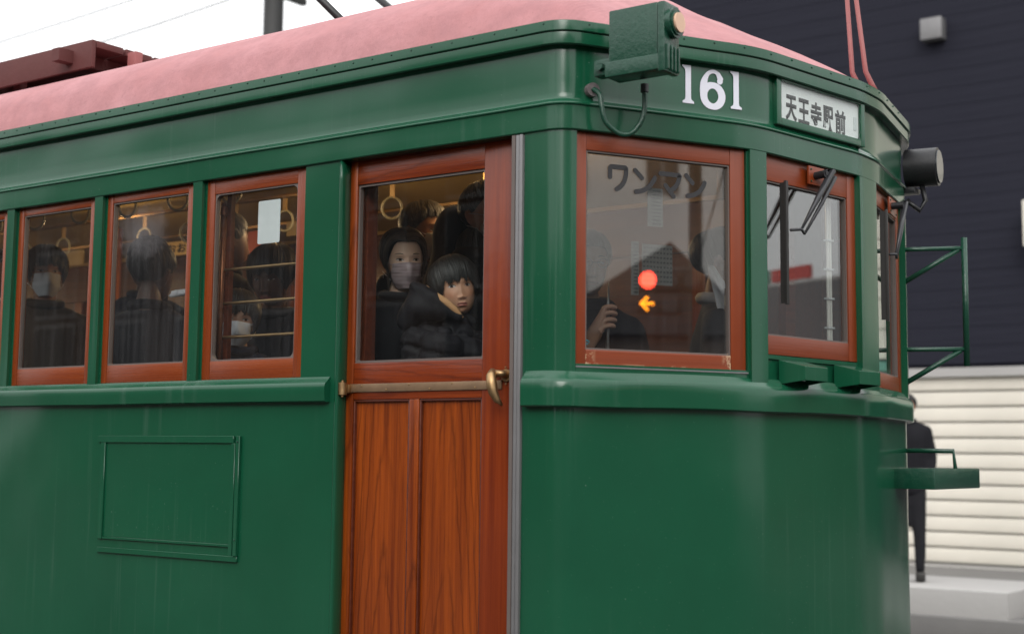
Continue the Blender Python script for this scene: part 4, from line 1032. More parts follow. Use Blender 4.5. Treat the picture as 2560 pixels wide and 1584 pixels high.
def short_tip(az, front=34, side=4, back=-34):
    a = abs(az); e = front if a < .7 else front + (side - front) * min(1, (a - .7) / .65) if a < 1.35 else side + (back - side) * min(1, max(0, a - 1.80) / .5)
    return tipdir(az, math.radians(e))
def short_guides(front=34, side=4, back=-34, whorl=(0, .35, .94), spread=.35):
    wd = nrm(whorl)
    def g(R):
        az = R.uniform(-PI, PI); k = R.uniform(.0, 1) ** .6
        tip = short_tip(az, front + R.uniform(-5, 3), side + R.uniform(-6, 4), back + R.uniform(-5, 4))
        root = slerp(wd, tip, (1 - k) * .75); root = nrm(root + R.normal(0, .05, 3))
        if k < 1: tip = slerp(wd, tip, min(1, (1 - k) * .75 + spread + R.uniform(0, .4)))
        return root, tip, 0
    return g
def bowl_tip(az):
    a = abs(az); f = 20 + 3.5 * math.sin(az * 7 + .6) + 4 * math.sin(az * 17) + (7 if .30 < az < .42 else 0) ; e = f if a < .62 else f + (-22 - f) * min(1, (a - .62) / .35) if a < .97 else -22 + (-12) * min(1, (a - .97) / .2) if a < 1.17 else -8 if a < 1.7 else -8 - 34 * min(1, (a - 1.7) / .5)
    return tipdir(az, math.radians(e))

def blob(name, caps, mat, parent, voxel=.014, smooth=8, disp=None, Mx=Matrix(), flat=None):
    """clothing volume: union of tapered capsules (world metres) fused by voxel remesh"""
    bm = bmesh.new()
    for (p0, p1, r0, r1) in caps:
        p0, p1 = Vector(p0), Vector(p1); d = p1 - p0; L = d.length
        if L < 1e-4: d = Vector((0, 0, 1)); 
        q = d.to_track_quat('Z', 'Y').to_matrix(); rings = []
        for z, rr in [(-math.cos(a), math.sin(a)) for a in [PI / 2 * k / 4 for k in range(1, 5)]]: rings.append((z * r0, rr * r0))
        for z, rr in [(math.sin(a), math.cos(a)) for a in [PI / 2 * k / 4 for k in range(0, 4)]]: rings.append((L + z * r1, rr * r1))
        prev = None; n = 14; start = bm.verts.new(p0 + q @ Vector((0, 0, -r0)))
        for z, rr in rings:
            cur = [bm.verts.new(p0 + q @ Vector((rr * math.cos(2 * PI * k / n), rr * math.sin(2 * PI * k / n), z))) for k in range(n)]
            for k in range(n):
                if prev: bm.faces.new((prev[k], prev[(k + 1) % n], cur[(k + 1) % n], cur[k]))
                else: bm.faces.new((start, cur[(k + 1) % n], cur[k]))
            prev = cur
        end = bm.verts.new(p0 + q @ Vector((0, 0, L + r1)))
        for k in range(n): bm.faces.new((prev[k], prev[(k + 1) % n], end))
    bmesh.ops.recalc_face_normals(bm, faces=bm.faces)
    me = bpy.data.meshes.new(name); bm.to_mesh(me); bm.free(); o = bpy.data.objects.new(name, me); COL.objects.link(o)
    rm = o.modifiers.new('r', 'REMESH'); rm.mode = 'VOXEL'; rm.voxel_size = voxel; rm.use_smooth_shade = True
    sm = o.modifiers.new('s', 'SMOOTH'); sm.factor = .6; sm.iterations = smooth
    dg = bpy.context.evaluated_depsgraph_get(); me2 = bpy.data.meshes.new_from_object(o.evaluated_get(dg)); bpy.data.objects.remove(o)
    me2.name = name
    if disp is not None:
        n = len(me2.vertices); co = np.zeros(n * 3); me2.vertices.foreach_get('co', co); co = co.reshape(-1, 3)
        no = np.zeros(n * 3); me2.vertex_normals.foreach_get('vector', no); no = no.reshape(-1, 3)
        co = co + no * disp(co)[:, None]; me2.vertices.foreach_set('co', co.ravel()); me2.update()
    me2.polygons.foreach_set('use_smooth', [True] * len(me2.polygons)); me2.materials.clear(); me2.materials.append(mat)
    ob = bpy.data.objects.new(name, me2); link(ob, Mx, parent); return ob
def wrinkle(amp=.004, sc=9, seed=0):
    def f(co): return np.array([amp * (noise.noise(Vector((c[0] * sc + seed, c[1] * sc, c[2] * sc * .6))) + .5 * noise.noise(Vector((c[0] * sc * 2.3, c[1] * sc * 2.3 + seed, c[2] * sc * 1.2)))) for c in co])
    return f
def surgical_mask(parent, Mx, sc, mat, surf, top=-.012, bot=-.104, hwid=.058, boat=False):
    V = []; Fc = []; nu, nv = 28, 22
    for j in range(nv + 1):
        b = j / nv; z = top + (bot - top) * b
        wz = hwid * (.92 + .08 * math.sin(PI * b)) * (1 - .42 * max(0, b - .55) ** 1.3 / .35)
        for i in range(nu + 1):
            a = -1 + 2 * i / nu; x = a * wz; prof = -(.0985 - .0185 * (b > .5) * (b - .5) * 2 + .0) + .052 * abs(a) ** 2.1
            nose = -.015 * math.exp(-(a / .35) ** 2) * math.exp(-((b - .30) / .32) ** 2)
            y = prof + nose
            if boat: y -= .012 * math.exp(-(a / .5) ** 2) * math.exp(-((b - .5) / .3) ** 2)
            s = surf(min(.058, max(-.058, x)), max(-.098, z)) - .002
            y = min(y, s) if abs(a) < .97 else s - .001
            pl = .0022 * (abs(math.sin(b * PI * 3.2)) ** .5 - .5) * (1 - a * a) if not boat else .0015 * noise.noise(Vector((x * 40, z * 40, 1)))
            zt_ = (-.006 * (1 - abs(a)) * (1 - b)) * -1 + .0045 * abs(a) * (b - .5) * -1
            V.append((x * sc, (y + pl) * sc, (z + zt_) * sc))
    for j in range(nv):
        for i in range(nu): a = j * (nu + 1) + i; Fc.append((a, a + 1, a + nu + 2, a + nu + 1))
    m = mesh_obj('face_mask', V, Fc, mat, parent, Mx, True)
    so = m.modifiers.new('thickness', 'SOLIDIFY'); so.thickness = .0012
    for sx in (-1, 1):
        for zt_, zb in ((top - .004, .004), (bot + .030, -.040)):
            tube('ear_loop', [(sx * hwid * .95 * sc, (surf(sx * .054, zt_) - .003) * sc, zt_ * sc), (sx * .070 * sc, -.03 * sc, (zt_ * .5 + zb * .5) * sc), (sx * .078 * sc, .018 * sc, zb * sc)], .0011 * sc, mat, m, Mx, n=6)
    return m

FLOOR = .83
def person(label, eye, heading, pitch=0, roll=0, sc=1.0, skin_c=(.42, .235, .155), hair='short', mask=None, coat='coat_black', child=False, res=(56, 76),
           body_heading=None, style='jacket', gaze=(0, 0), openn=.8, group=None, detail=False, floor=None, arms='down', voxel=.022, shirt=None, hairn=420, hood=False):
    """a standing person whose eyes are at the given point"""
    fl = FLOOR if floor is None else floor
    bh = heading if body_heading is None else body_heading
    root = thing('person', label, 'child' if child else 'person', (eye[0], eye[1], fl), 0, group)
    Mh = Matrix.Translation(eye) @ Matrix.Rotation(heading, 4, 'Z') @ Matrix.Rotation(pitch, 4, 'X') @ Matrix.Rotation(roll, 4, 'Y') @ Matrix.Translation((0, .03 * sc, 0))
    H = eye[2] - fl; Mb = Matrix.Translation((eye[0], eye[1], fl)) @ Matrix.Rotation(bh, 4, 'Z')
    base = Mh @ Vector((0, .02, -.11)) * 1.0
    sh = H - .200 * sc if not child else H - .185 * sc          # shoulder height above the floor
    bx = Mb @ Vector((0, .05 * sc, sh + .05 * sc)); nk = (Mh.inverted() @ bx) / sc
    hd, surf = head_mesh('body', root, Mh, sc, skin_c, child, res=res, mouth=(mask is None), neck=tuple(nk))
    if child or detail or openn > 0: eyes(hd, Mh, sc, surf, gaze, openn, child=child, browz=.0235 if not child else .0215)
    hm = M['hair']
    if hair is None: pass
    elif hair == 'short': hair_mesh(root, Mh, sc, short_guides(), hairn, hm, lift=.012, width=.006, seed=int(abs(eye[0]) * 1000) % 991, cap=((0, .35, .94), lambda a: short_tip(a, 36, 2, -32)))
    elif hair == 'bowl':
        def g(R):
            az = R.uniform(-PI, PI); k = R.uniform(0, 1) ** .45; tip = bowl_tip(az + R.normal(0, .03)); wd = nrm((.05, .30, .95))
            tip = nrm(tip + np.array([0, 0, R.normal(0, .035)])); return nrm(slerp(wd, tip, (1 - k) * .6) + R.normal(0, .04, 3)), tip, .006
        hair_mesh(root, Mh, sc, g, max(hairn, 500), hm, off0=.004, lift=.015, width=.0055, seed=5, cap=((.05, .3, .95), lambda a: slerp(nrm((.05, .3, .95)), bowl_tip(a), .93)))
    elif hair == 'long':
        def g(R):
            sx = 1 if R.random() < .5 else -1; s = R.uniform(0, 1); root_ = nrm((sx * .02 - .03, -.82 + 1.35 * s, .72 + .35 * math.sin(s * 2.4)))
            az = sx * (1.00 + 1.9 * s ** 1.1 + R.normal(0, .05)); el_ = -.34 - .25 * s + R.normal(0, .05)
            if s < .35: az = sx * (1.00 + .85 * s + R.normal(0, .03))
            return root_, tipdir(az, el_), (.050 + .035 * R.random(), tipdir(sx * (1.02 + .5 * s), .78 + .1 * s) * 1.2)
        def ct(a):
            az = a; aa = abs(a); e = .76 if aa < .60 else .76 - 1.2 * min(1, (aa - .60) / .6); return tipdir(az, e)
        hair_mesh(root, Mh, sc, g, hairn, M['hair_brown'], off0=.004, lift=.012, width=.0050, seed=9, cap=((0, .1, 1), ct))
    if mask: surgical_mask(root, Mh, sc, M[mask], surf, boat=(mask == 'mask_white'))
    if hood: blob('hood', [(Mh @ Vector((0, .025, .035)), Mh @ Vector((0, .035, -.05)), .108 * sc, .105 * sc), (Mh @ Vector((0, .035, -.05)), Mh @ Vector((0, .06, -.17)), .10 * sc, .125 * sc)], M[coat], root, voxel=.018, smooth=6, disp=wrinkle(.007, 12))
    # clothes, in the body frame (feet on the floor)
    c = H / 1.60; s = lambda x, y, z: Mb @ Vector((x, y, z)); wd = .175 * (sc if child else 1) * (1 if not child else .9); T_ = .105 * (1 if not child else .80)
    hip = H * .52
    caps = [(s(-wd * .72, .05, sh - .02), s(wd * .72, .05, sh - .02), .062 * sc, .062 * sc), (s(0, .055, sh + .045 * sc), s(0, .045, sh - .02), .062 * sc, .09 * sc), (s(-.09 * sc, .05, sh + .0), s(.09 * sc, .05, sh + .0), .066 * sc, .066 * sc),
            (s(-.06 * c, .05, sh - .09), s(-.06 * c, .05, hip), T_, T_ * .95), (s(.06 * c, .05, sh - .09), s(.06 * c, .05, hip), T_, T_ * .95)]
    for sx in (-1, 1):
        el = s(sx * (wd + .05), .07, sh - .28 * c); wr = s(sx * (wd + .03), -.02, sh - .50 * c)
        if arms == 'up' and sx == 1: el = s(sx * (wd + .06), -.10, sh - .16 * c); wr = s(sx * (wd - .02), -.22, sh + .10 * c)
        if arms == 'fold': wr = s(sx * .05, -.16, sh - .30 * c); el = s(sx * (wd + .03), -.02, sh - .27 * c)
        caps += [(s(sx * wd, .05, sh - .025), el, .060 * sc, .048 * sc), (el, wr, .048 * sc, .038 * sc)]
    if style == 'long': caps += [(s(-.07, .05, hip), s(-.08, .05, hip * .45), T_, T_ * 1.05), (s(.07, .05, hip), s(.08, .05, hip * .45), T_, T_ * 1.05)]
    ct = blob('coat' if style != 'jacket' else 'jacket', caps, M[coat], root, voxel=voxel, disp=wrinkle(.006, 9, eye[0] * 5))
    V = [tuple(s(.070 * sc * math.cos(2 * PI * k / 20), .048 + .062 * sc * math.sin(2 * PI * k / 20), sh + .070 * sc + .010 * math.sin(2 * PI * k / 20))) for k in range(20)]
    tube('collar', V, .020 * sc, M[shirt or coat], root, n=8, closed=True)
    blob('trousers', [(s(-.08 * c, .05, hip), s(-.09 * c, .04, hip * .5), .085 * c, .062 * c), (s(.08 * c, .05, hip), s(.09 * c, .04, hip * .5), .085 * c, .062 * c),
                      (s(-.09 * c, .04, hip * .5), s(-.09 * c, .06, .09), .062 * c, .048 * c), (s(.09 * c, .04, hip * .5), s(.09 * c, .06, .09), .062 * c, .048 * c)], M['trousers'], root, voxel=.03, smooth=4)
    for sx in (-1, 1): box('shoe', s(sx * .09 * c, .0, .045), (.09 * c, .25 * c, .085), M['shoe'], root, Matrix(), .02).matrix_basis = Matrix.Translation(s(sx * .09 * c, .0, .0455)) @ Matrix.Rotation(bh, 4, 'Z')
    return root, Mh, Mb, hd, surf
def rel(P, dx, dt, dz):
    """P plus dx along the picture's right, dt towards the camera side, dz up"""
    return Vector(P) + Vector((.807, .590, 0)) * dx + Vector((.587, -.80, 0)) * dt + Vector((0, 0, dz))
rd = math.radians
# woman and boy at the door window
woman = person('woman with long dark hair and a mauve face mask looking out behind the boy', (-3.271, .38, 2.277), rd(52), rd(7), rd(-3), .945, (.66, .44, .335), 'long', 'mask_mauve', 'coat_black',
               res=(120, 150), style='long', gaze=(.0015, .0004), openn=.9, detail=True, voxel=.014, hairn=900)
wr_, WM, WB, whd, _ = woman
Vv = []; Fc = []   # high folded coat collar
c0 = WM @ Vector((0, .035, -.15)); nn = 40
for k in range(nn + 1):
    a = 2 * PI * k / nn; gap = .0
    for j, (r, z) in enumerate(((.066, -.05), (.074, -.01), (.078, .022), (.084, .028), (.090, .018), (.098, -.03), (.112, -.06))):
        open_ = 1 - .35 * math.exp(-((a - 1.5 * PI) / .5) ** 2)
        Vv.append((c0.x + r * math.cos(a) * 1.0, c0.y + r * math.sin(a) * .95, c0.z + z * open_ - .012 * (1 - open_) * 3 + .004 * noise.noise(Vector((a * 2, z * 20, 0)))))
for k in range(nn):
    for j in range(6): a = k * 7 + j; Fc.append((a, a + 7, a + 8, a + 1))
mesh_obj('coat_collar', Vv, Fc, M['coat_black'], wr_, smooth=True)
tube('earring', [(c.x, c.y, c.z) for c in [WM @ Vector((-.074, -.002 + .006 * math.cos(t_ * PI / 6), -.055 + .006 * math.sin(t_ * PI / 6))) for t_ in range(12)]], .0009, M['steel'], wr_, n=6, closed=True)

# the boy
BE = Vector((-2.975, .285, 2.155))
boy = thing('person', 'boy with black bowl cut in a black hooded puffer jacket turning to look out', 'child', (BE.x - .02, BE.y + .05, FLOOR))
Mh = Matrix.Translation(BE + Vector((.010, .007, 0))) @ Matrix.Rotation(rd(52), 4, 'Z') @ Matrix.Rotation(rd(0), 4, 'X') @ Matrix.Rotation(rd(-9), 4, 'Y') @ Matrix.Translation((0, .04, 0))
SB_ = .885
nkp = rel(BE, -.025, -.03, -.225); hd, surf = head_mesh('body', boy, Mh, SB_, (.50, .265, .165), True, jaw=1.10, res=(150, 190), neck=tuple((Mh.inverted() @ nkp) / SB_))
eyes(hd, Mh, SB_, surf, (-.0012, .0), 1.05, child=True, browz=.0200)
WH_ = nrm((-.05, .30, .95))
def g(R):
    az = R.uniform(-PI, PI); k = R.uniform(0, 1) ** .45; tip = bowl_tip(az + R.normal(0, .03))
    tip = nrm(tip + np.array([0, 0, R.normal(0, .055)])); return nrm(slerp(WH_, tip, (1 - k) * .6) + R.normal(0, .035, 3)), tip, .008
hair_mesh(boy, Mh, SB_, g, 1500, M['hair'], off0=.005, lift=.015, width=.0046, seed=15, cap=((-.05, .3, .95), lambda a: slerp(WH_, bowl_tip(a), .86)))
def quilt(co):
    d = np.zeros(len(co))
    for i, c_ in enumerate(co):
        v = Vector(c_); q = v - BE; a = q.x * .807 + q.y * .59; tw = q.x * .587 - q.y * .8; z = q.z
        sgl = (z + .18 * a + .02 * noise.noise(Vector((a * 6, tw * 6, 1))) ) / .080
        m = abs((sgl % 1) - .5) * 2                    # 1 at a seam
        seam = math.exp(-((1 - m) / .16) ** 2)
        d[i] = -.015 * seam * (1 if z < -.13 else .15) + .004 * (1 - m) + .0045 * noise.noise(v * 22) + .0035 * noise.noise(Vector((v.x * 45, v.y * 45, v.z * 20)))
    return d
b = BE
caps = [(rel(b, -.10, .02, -.20), rel(b, .075, -.01, -.205), .078, .062), (rel(b, -.09, .02, -.32), rel(b, -.09, .02, -.75), .105, .115), (rel(b, .06, .02, -.32), rel(b, .04, .02, -.75), .105, .115),
        (rel(b, -.035, .10, -.21), rel(b, -.04, .140, -.46), .070, .066), (rel(b, -.04, .140, -.46), rel(b, .10, .15, -.60), .064, .05),
        (rel(b, .095, -.05, -.21), rel(b, .15, .02, -.48), .062, .055), (rel(b, .15, .02, -.48), rel(b, .10, .12, -.60), .055, .045), (rel(b, .0, -.015, -.13), rel(b, .0, -.01, -.24), .058, .09),
        (rel(b, .035, .045, -.150), rel(b, .06, .06, -.24), .030, .055)]
blob('puffer_jacket', caps, M['puffer'], boy, voxel=.0085, smooth=5, disp=quilt)
px = lambda x, y, t: rel(b, (x - 1135) / 735, t, -(y - 718) / 735)
hoodc = [(px(1040, 722, .03), px(1048, 765, .03), .018, .050), (px(1048, 772, .03), px(1030, 800, .02), .050, .045), (px(1048, 772, .04), px(1095, 778, .06), .052, .040), (px(1042, 722, .045), px(1085, 752, .07), .018, .032),
         (px(1085, 752, .07), px(1150, 796, .075), .030, .022), (px(1040, 728, .0), px(1090, 770, -.08), .025, .04), (px(1090, 770, -.08), px(1175, 800, -.03), .04, .025)]
def hooddisp(co): return np.array([.006 * noise.noise(Vector(c_) * 14) + .003 * noise.noise(Vector((c_[0] * 40, c_[1] * 40, c_[2] * 18))) for c_ in co])
blob('hood', hoodc, M['puffer'], boy, voxel=.007, smooth=6, disp=hooddisp)
# tan fleece lining standing inside the hood opening
lp = [px(1066, 722, .060), px(1082, 738, .078), px(1103, 752, .092), px(1124, 766, .096), px(1144, 784, .092), px(1158, 800, .080)]
lps = spline(lp, 6); Vv = []; Fc = []
for i, p in enumerate(lps):
    s_ = i / (len(lps) - 1); wd_ = .005 + .0065 * math.sin(PI * min(1, s_ * .8 + .12)) 
    t_ = (lps[min(i + 1, len(lps) - 1)] - lps[max(i - 1, 0)]).normalized(); tow = Vector((.587, -.80, 0)); up_ = tow.cross(t_).normalized()
    if up_.z < 0: up_ = -up_
    for k in range(9): a = 2 * PI * k / 9; Vv.append(p + up_ * (wd_ * math.cos(a)) + tow * (.007 * math.sin(a)))
for i in range(len(lps) - 1):
    for k in range(9): Fc.append((i * 9 + k, i * 9 + (k + 1) % 9, (i + 1) * 9 + (k + 1) % 9, (i + 1) * 9 + k))
Fc.append(tuple(range(9))); Fc.append(tuple((len(lps) - 1) * 9 + k for k in range(9))[::-1])
mesh_obj('fleece_lining', Vv, Fc, M['fleece'], boy, smooth=True)
tube('zipper', [rel(b, .088, .085, -.235), rel(b, .105, .092, -.29), rel(b, .115, .095, -.36)], .0022, M['steel'], boy, n=6)
blob('trousers', [((b.x - .07, b.y + .05, 1.40), (b.x - .07, b.y + .05, .92), .075, .05), ((b.x + .07, b.y + .05, 1.40), (b.x + .07, b.y + .05, .92), .075, .05)], M['trousers'], boy, voxel=.03)
for dx in (-.07, .07): box('shoe', (b.x + dx, b.y + .02, FLOOR + .041), (.08, .2, .08), M['shoe'], boy, Matrix(), .02)

# people standing further inside
GP = 'passengers standing inside the tram'
bgman = person('dark haired man in a pale face mask in profile behind the woman', (-3.745, 1.10, 2.512), rd(84), rd(4), 0, 1.05, (.36, .19, .11), 'short', 'mask_grey', 'coat_black', res=(70, 100), openn=.5, detail=True, hairn=700)
tall = person('tall man with short dark hair and pale mask at the window edge', (-3.20, .80, 2.495), rd(74), rd(-3), 0, 1.07, (.36, .19, .12), 'short', 'mask_grey', 'coat_black', res=(60, 90), openn=.5, shirt='coat_grey', hairn=700)
sc_ = tall[1]; V = []
for k in range(22): a = 2 * PI * k / 22; q = sc_ @ Vector((.085 * math.cos(a), .03 + .085 * math.sin(a), -.155 + .012 * math.sin(a))); V.append(tuple(q))
tube('knitted_scarf', V, .036, M['coat_brown'], tall[0], n=10, closed=True)
hh = person('person in a black hood raised behind the two heads', (-3.43, .92, 2.42), rd(200), 0, 0, 1.0, (.3, .16, .1), None, None, 'coat_black', res=(30, 40), openn=0, hood=True)
person('short person with round black hair standing right behind the boy', (-3.30, .86, 2.335), rd(215), 0, 0, .98, (.3, .16, .1), 'bowl', None, 'coat_black', res=(30, 40), openn=0, hairn=700)
pr = person('person in a navy coat half hidden at the right edge of the door glass', (-2.72, .55, 2.42), rd(150), 0, 0, 1.0, (.36, .2, .13), 'short', None, 'coat_navy', res=(30, 40), openn=0)
# masked child in the second window and those behind
person('seated child in a white mask looking out low in the barred window', (-3.985, .26, 2.088), rd(48), rd(3), rd(4), .93, (.44, .24, .16), 'bowl', 'mask_white', 'coat_navy', child=True, res=(90, 120), gaze=(.002, 0), openn=.9, hairn=700)
person('adult in a dark coat bowed behind the brass bars', (-4.19, .62, 2.30), rd(20), rd(18), 0, 1.05, (.11, .055, .035), 'bowl', None, 'coat_black', res=(60, 80), openn=.5, hairn=600)
person('dark haired passenger with back turned beside the red advert', (-4.755, .95, 2.53), rd(165), 0, 0, 1.05, (.10, .055, .035), 'short', None, 'coat_black', res=(30, 40), openn=0)
person('passenger in a black parka filling the fogged window', (-4.74, .50, 2.33), rd(205), rd(5), 0, 1.08, (.10, .055, .04), 'short', None, 'coat_black', res=(40, 60), openn=0)
person('passenger in a charcoal coat behind the fogged window', (-5.02, .72, 2.42), rd(75), 0, 0, 1.05, (.12, .07, .05), 'short', None, 'coat_navy', res=(40, 50), openn=0)
person('passenger in a brown coat behind the leftmost visible window', (-5.55, .55, 2.40), rd(60), 0, 0, 1.05, (.3, .16, .1), 'bowl', 'mask_white', 'coat_brown', res=(50, 70), openn=.6)
person('passenger in black further along by the left windows', (-6.2, .75, 2.45), rd(100), 0, 0, 1.05, (.3, .16, .1), 'short', None, 'coat_black', res=(40, 50), openn=0)
wc = blob('white_scarf', [((-4.55, .42, 2.226), (-4.50, .44, 2.236), .008, .013), ((-4.54, .42, 2.242), (-4.44, .46, 2.252), .007, .009), ((-4.50, .43, 2.236), (-4.43, .46, 2.242), .013, .012)], M['shirt'], bpy.data.objects['person.010'] if 'person.010' in bpy.data.objects else None, voxel=.006, smooth=3)
# cab: man with glasses holding a pole, and the man in a suit
gm_ = person('man with glasses standing behind the corner window holding a pole', (-2.835, .90, 2.292), rd(48), rd(2), 0, 1.05, (.45, .25, .15), 'short', None, 'coat_navy', res=(80, 110), openn=.7, detail=True, arms='fold')
Mg = gm_[1]
for sx in (-1, 1):
    tube('glasses', [Mg @ Vector((sx * .031 + .021 * math.cos(2 * PI * k / 20), -.118, -.002 + .015 * math.sin(2 * PI * k / 20))) for k in range(20)], .0014, M['black'], gm_[0], n=6, closed=True)
    tube('glasses_arm', [Mg @ Vector((sx * .052, -.117, .002)), Mg @ Vector((sx * .076, -.06, .004)), Mg @ Vector((sx * .082, .01, .0))], .0014, M['black'], gm_[0], n=6)
tube('glasses_bridge', [Mg @ Vector((-.010, -.119, .0)), Mg @ Vector((.010, -.119, .0))], .0014, M['black'], gm_[0], n=6)
# his raised hand with five fingers, on a thin pole
HP = Vector((-2.515, .52, 2.055))
pole = tag(tube('umbrella_shaft', [(-2.512, .515, 1.15), (-2.512, .515, 2.05), (-2.508, .515, 2.165)], [.007, .006, .002], M['steel'], n=10), 'thin pale rod held upright by the hand in the corner window', 'rod')
def hand(parent, P, skin_c):
    """palm and five fingers curled round an upright pole at P, wrist below and to the left"""
    bm = bmesh.new(); vs = {}; R3 = []
    def ch(pts, rads, root=None):
        prev = root
        for p, r in zip(pts, rads):
            v = bm.verts.new(p); vs[v] = r; R3.append(r)
            if prev is not None: bm.edges.new((prev, v))
            prev = v
        return prev
    wrist = bm.verts.new(rel(P, -.075, .01, -.115)); R3.append(.024)
    palm = bm.verts.new(rel(P, -.048, .018, -.062)); R3.append(.026); bm.edges.new((wrist, palm))
    palm2 = bm.verts.new(rel(P, -.030, .022, -.028)); R3.append(.024); bm.edges.new((palm, palm2))
    for k, (dz, L) in enumerate(((.026, 1.0), (.006, 1.08), (-.016, 1.0), (-.036, .82))):
        ch([rel(P, -.014, .032, dz), rel(P, .010 * L, .028, dz + .004), rel(P, .026 * L, .010, dz + .002), rel(P, .016 * L, -.006, dz - .002)], [.0098, .0090, .0082, .0070], palm2 if k < 2 else palm)
    ch([rel(P, -.040, -.006, -.040), rel(P, -.018, -.014, -.004), rel(P, .0, -.016, .026), rel(P, .006, -.014, .044)], [.0125, .0108, .0098, .0080], palm)
    me = bpy.data.meshes.new('hand'); bm.verts.index_update(); bm.to_mesh(me); bm.free(); o = bpy.data.objects.new('hand', me); COL.objects.link(o)
    sk = o.modifiers.new('skin', 'SKIN'); sk.use_smooth_shade = True
    for i, r in enumerate(R3): me.skin_vertices[0].data[i].radius = (r, r)
    me.skin_vertices[0].data[1].use_root = True
    sb = o.modifiers.new('sub', 'SUBSURF'); sb.levels = 2; sb.render_levels = 2
    dg = bpy.context.evaluated_depsgraph_get(); m2 = bpy.data.meshes.new_from_object(o.evaluated_get(dg)); bpy.data.objects.remove(o)
    m2.materials.clear(); m2.materials.append(M['skin']); ca = m2.color_attributes.new('Col', 'FLOAT_COLOR', 'POINT'); ca.data.foreach_set('color', np.tile(np.array([*skin_c, 1]), (len(m2.vertices), 1)).ravel())
    ob = bpy.data.objects.new('hand', m2); link(ob, Matrix(), parent); return ob
hand(gm_[0], HP, (.48, .27, .19))
blob('raised_sleeve', [(rel(HP, -.078, .01, -.125), rel(HP, -.16, -.12, -.36), .034, .055), (rel(HP, -.16, -.12, -.36), Vector((-2.86, 1.02, 2.12)), .055, .07)], M['coat_navy'], gm_[0], voxel=.012, smooth=5, disp=wrinkle(.003, 20))
tube('white_cord', [rel(HP, -.055, .035, -.17), rel(HP, -.03, .03, -.115), rel(HP, -.018, .03, -.17)], .0035, M['shirt'], gm_[0], n=6)
box('phone_case_print', (0, 0, 0), (.001, .001, .001), M['cyan'], gm_[0]) if False else None
tube('cyan_emblem', [F1 @ Vector((.056 + .008 * math.cos(t_ * .45) * (1 - t_ * .04), .04, 1.934 + .008 * math.sin(t_ * .45) * (1 - t_ * .04))) for t_ in range(14)], .0022, M['cyan'], w1, n=6)
suit = person('man in a dark suit with white shirt and striped tie inside the cab', (-2.40, 1.18, 2.295), rd(118), rd(3), 0, 1.03, (.30, .16, .10), 'short', None, 'suit', res=(60, 90), openn=.5, shirt='shirt')
Ms = suit[2]; Hs = 2.295 - FLOOR
def sv_(x, y, z): return Ms @ Vector((x, y, Hs - .200 + z))
# shirt front and tie hang on the suit's chest
def flatmesh(name, pts, mat, parent, t=.004):
    n = len(pts); c = [Vector(p) for p in pts]; nn = (c[1] - c[0]).cross(c[2] - c[0]).normalized() * t
    V = c + [p + nn for p in c]; Fc = [tuple(range(n)), tuple(range(n, 2 * n))[::-1]] + [(i, i + n, (i + 1) % n + n, (i + 1) % n) for i in range(n)]
    o = mesh_obj(name, V, Fc, mat, parent); bm = bmesh.new(); bm.from_mesh(o.data); bmesh.ops.recalc_face_normals(bm, faces=bm.faces); bm.to_mesh(o.data); bm.free(); return o
def tie_mat():
    g = NG('striped_tie_cloth'); wv = g.n('ShaderNodeTexWave'); wv.bands_direction = 'DIAGONAL'; g.l(g.mapping((1, 1, 1), src='Object'), wv.inputs[0]); wv.inputs['Scale'].default_value = 9
    g.set(Base_Color=g.mix(g.ramp(wv.outputs['Fac'], [(.45, 0.), (.55, 1.)]), (.14, .06, .035), (.42, .32, .22)), Roughness=.5); return g.m
M['tie'] = tie_mat()
CP = Vector((-2.395, 1.03, 2.215))
flatmesh('shirt_front', [rel(CP, -.025, .04, .05), rel(CP, .035, .03, .0), rel(CP, .055, .05, -.14), rel(CP, .035, .06, -.26), rel(CP, .015, .06, -.14)], M['shirt'], suit[0])
flatmesh('collar_wing', [rel(CP, -.03, .055, .055), rel(CP, -.005, .065, .045), rel(CP, .038, .06, -.025), rel(CP, .022, .065, -.055)], M['shirt'], suit[0])
flatmesh('tie', [rel(CP, .030, .070, -.03), rel(CP, .048, .068, -.04), rel(CP, .052, .075, -.12), rel(CP, .050, .082, -.25), rel(CP, .032, .085, -.27), rel(CP, .026, .078, -.16)], M['tie'], suit[0])

# ------------------------------------------------------------------ street around the tram
def sheet(name, x0, x1, y0, y1, z, mat): 
    o = mesh_obj(name, [(x0, y0, z), (x1, y0, z), (x1, y1, z), (x0, y1, z)], [(0, 1, 2, 3)], mat); o['kind'] = 'structure'; return o
gp = sheet('ground', -300, 300, -300, 300, -.02, M['pavement'])
sheet('road', -120, 120, -7.5, 9.4, -.012, M['asphalt'])
def st(name, c, s, mat, bv=.01): o = box(name, c, s, mat, None, Matrix(), bv); o['kind'] = 'structure'; return o
st('pavement', (0, 12.4, .10), (240, 6.0, .22), M['pavement']); st('boarding_platform', (-9.5, 10.2, .32), (11, 1.4, .25), M['concrete'])
st('pavement', (0, -9.5, .05), (240, 4.0, .16), M['pavement'])
for Y in (YM - .72, YM + .72): tag(box('tram_rail', (0, Y, .0), (200, .07, .024), M['railmetal']), 'steel tram rail under the ' + ('near' if Y < YM else 'far') + ' side of the tram', 'rail', 'tram rails')
sheet('lane_marking', -60, 60, -6.9, -6.78, -.006, M['white_num'])

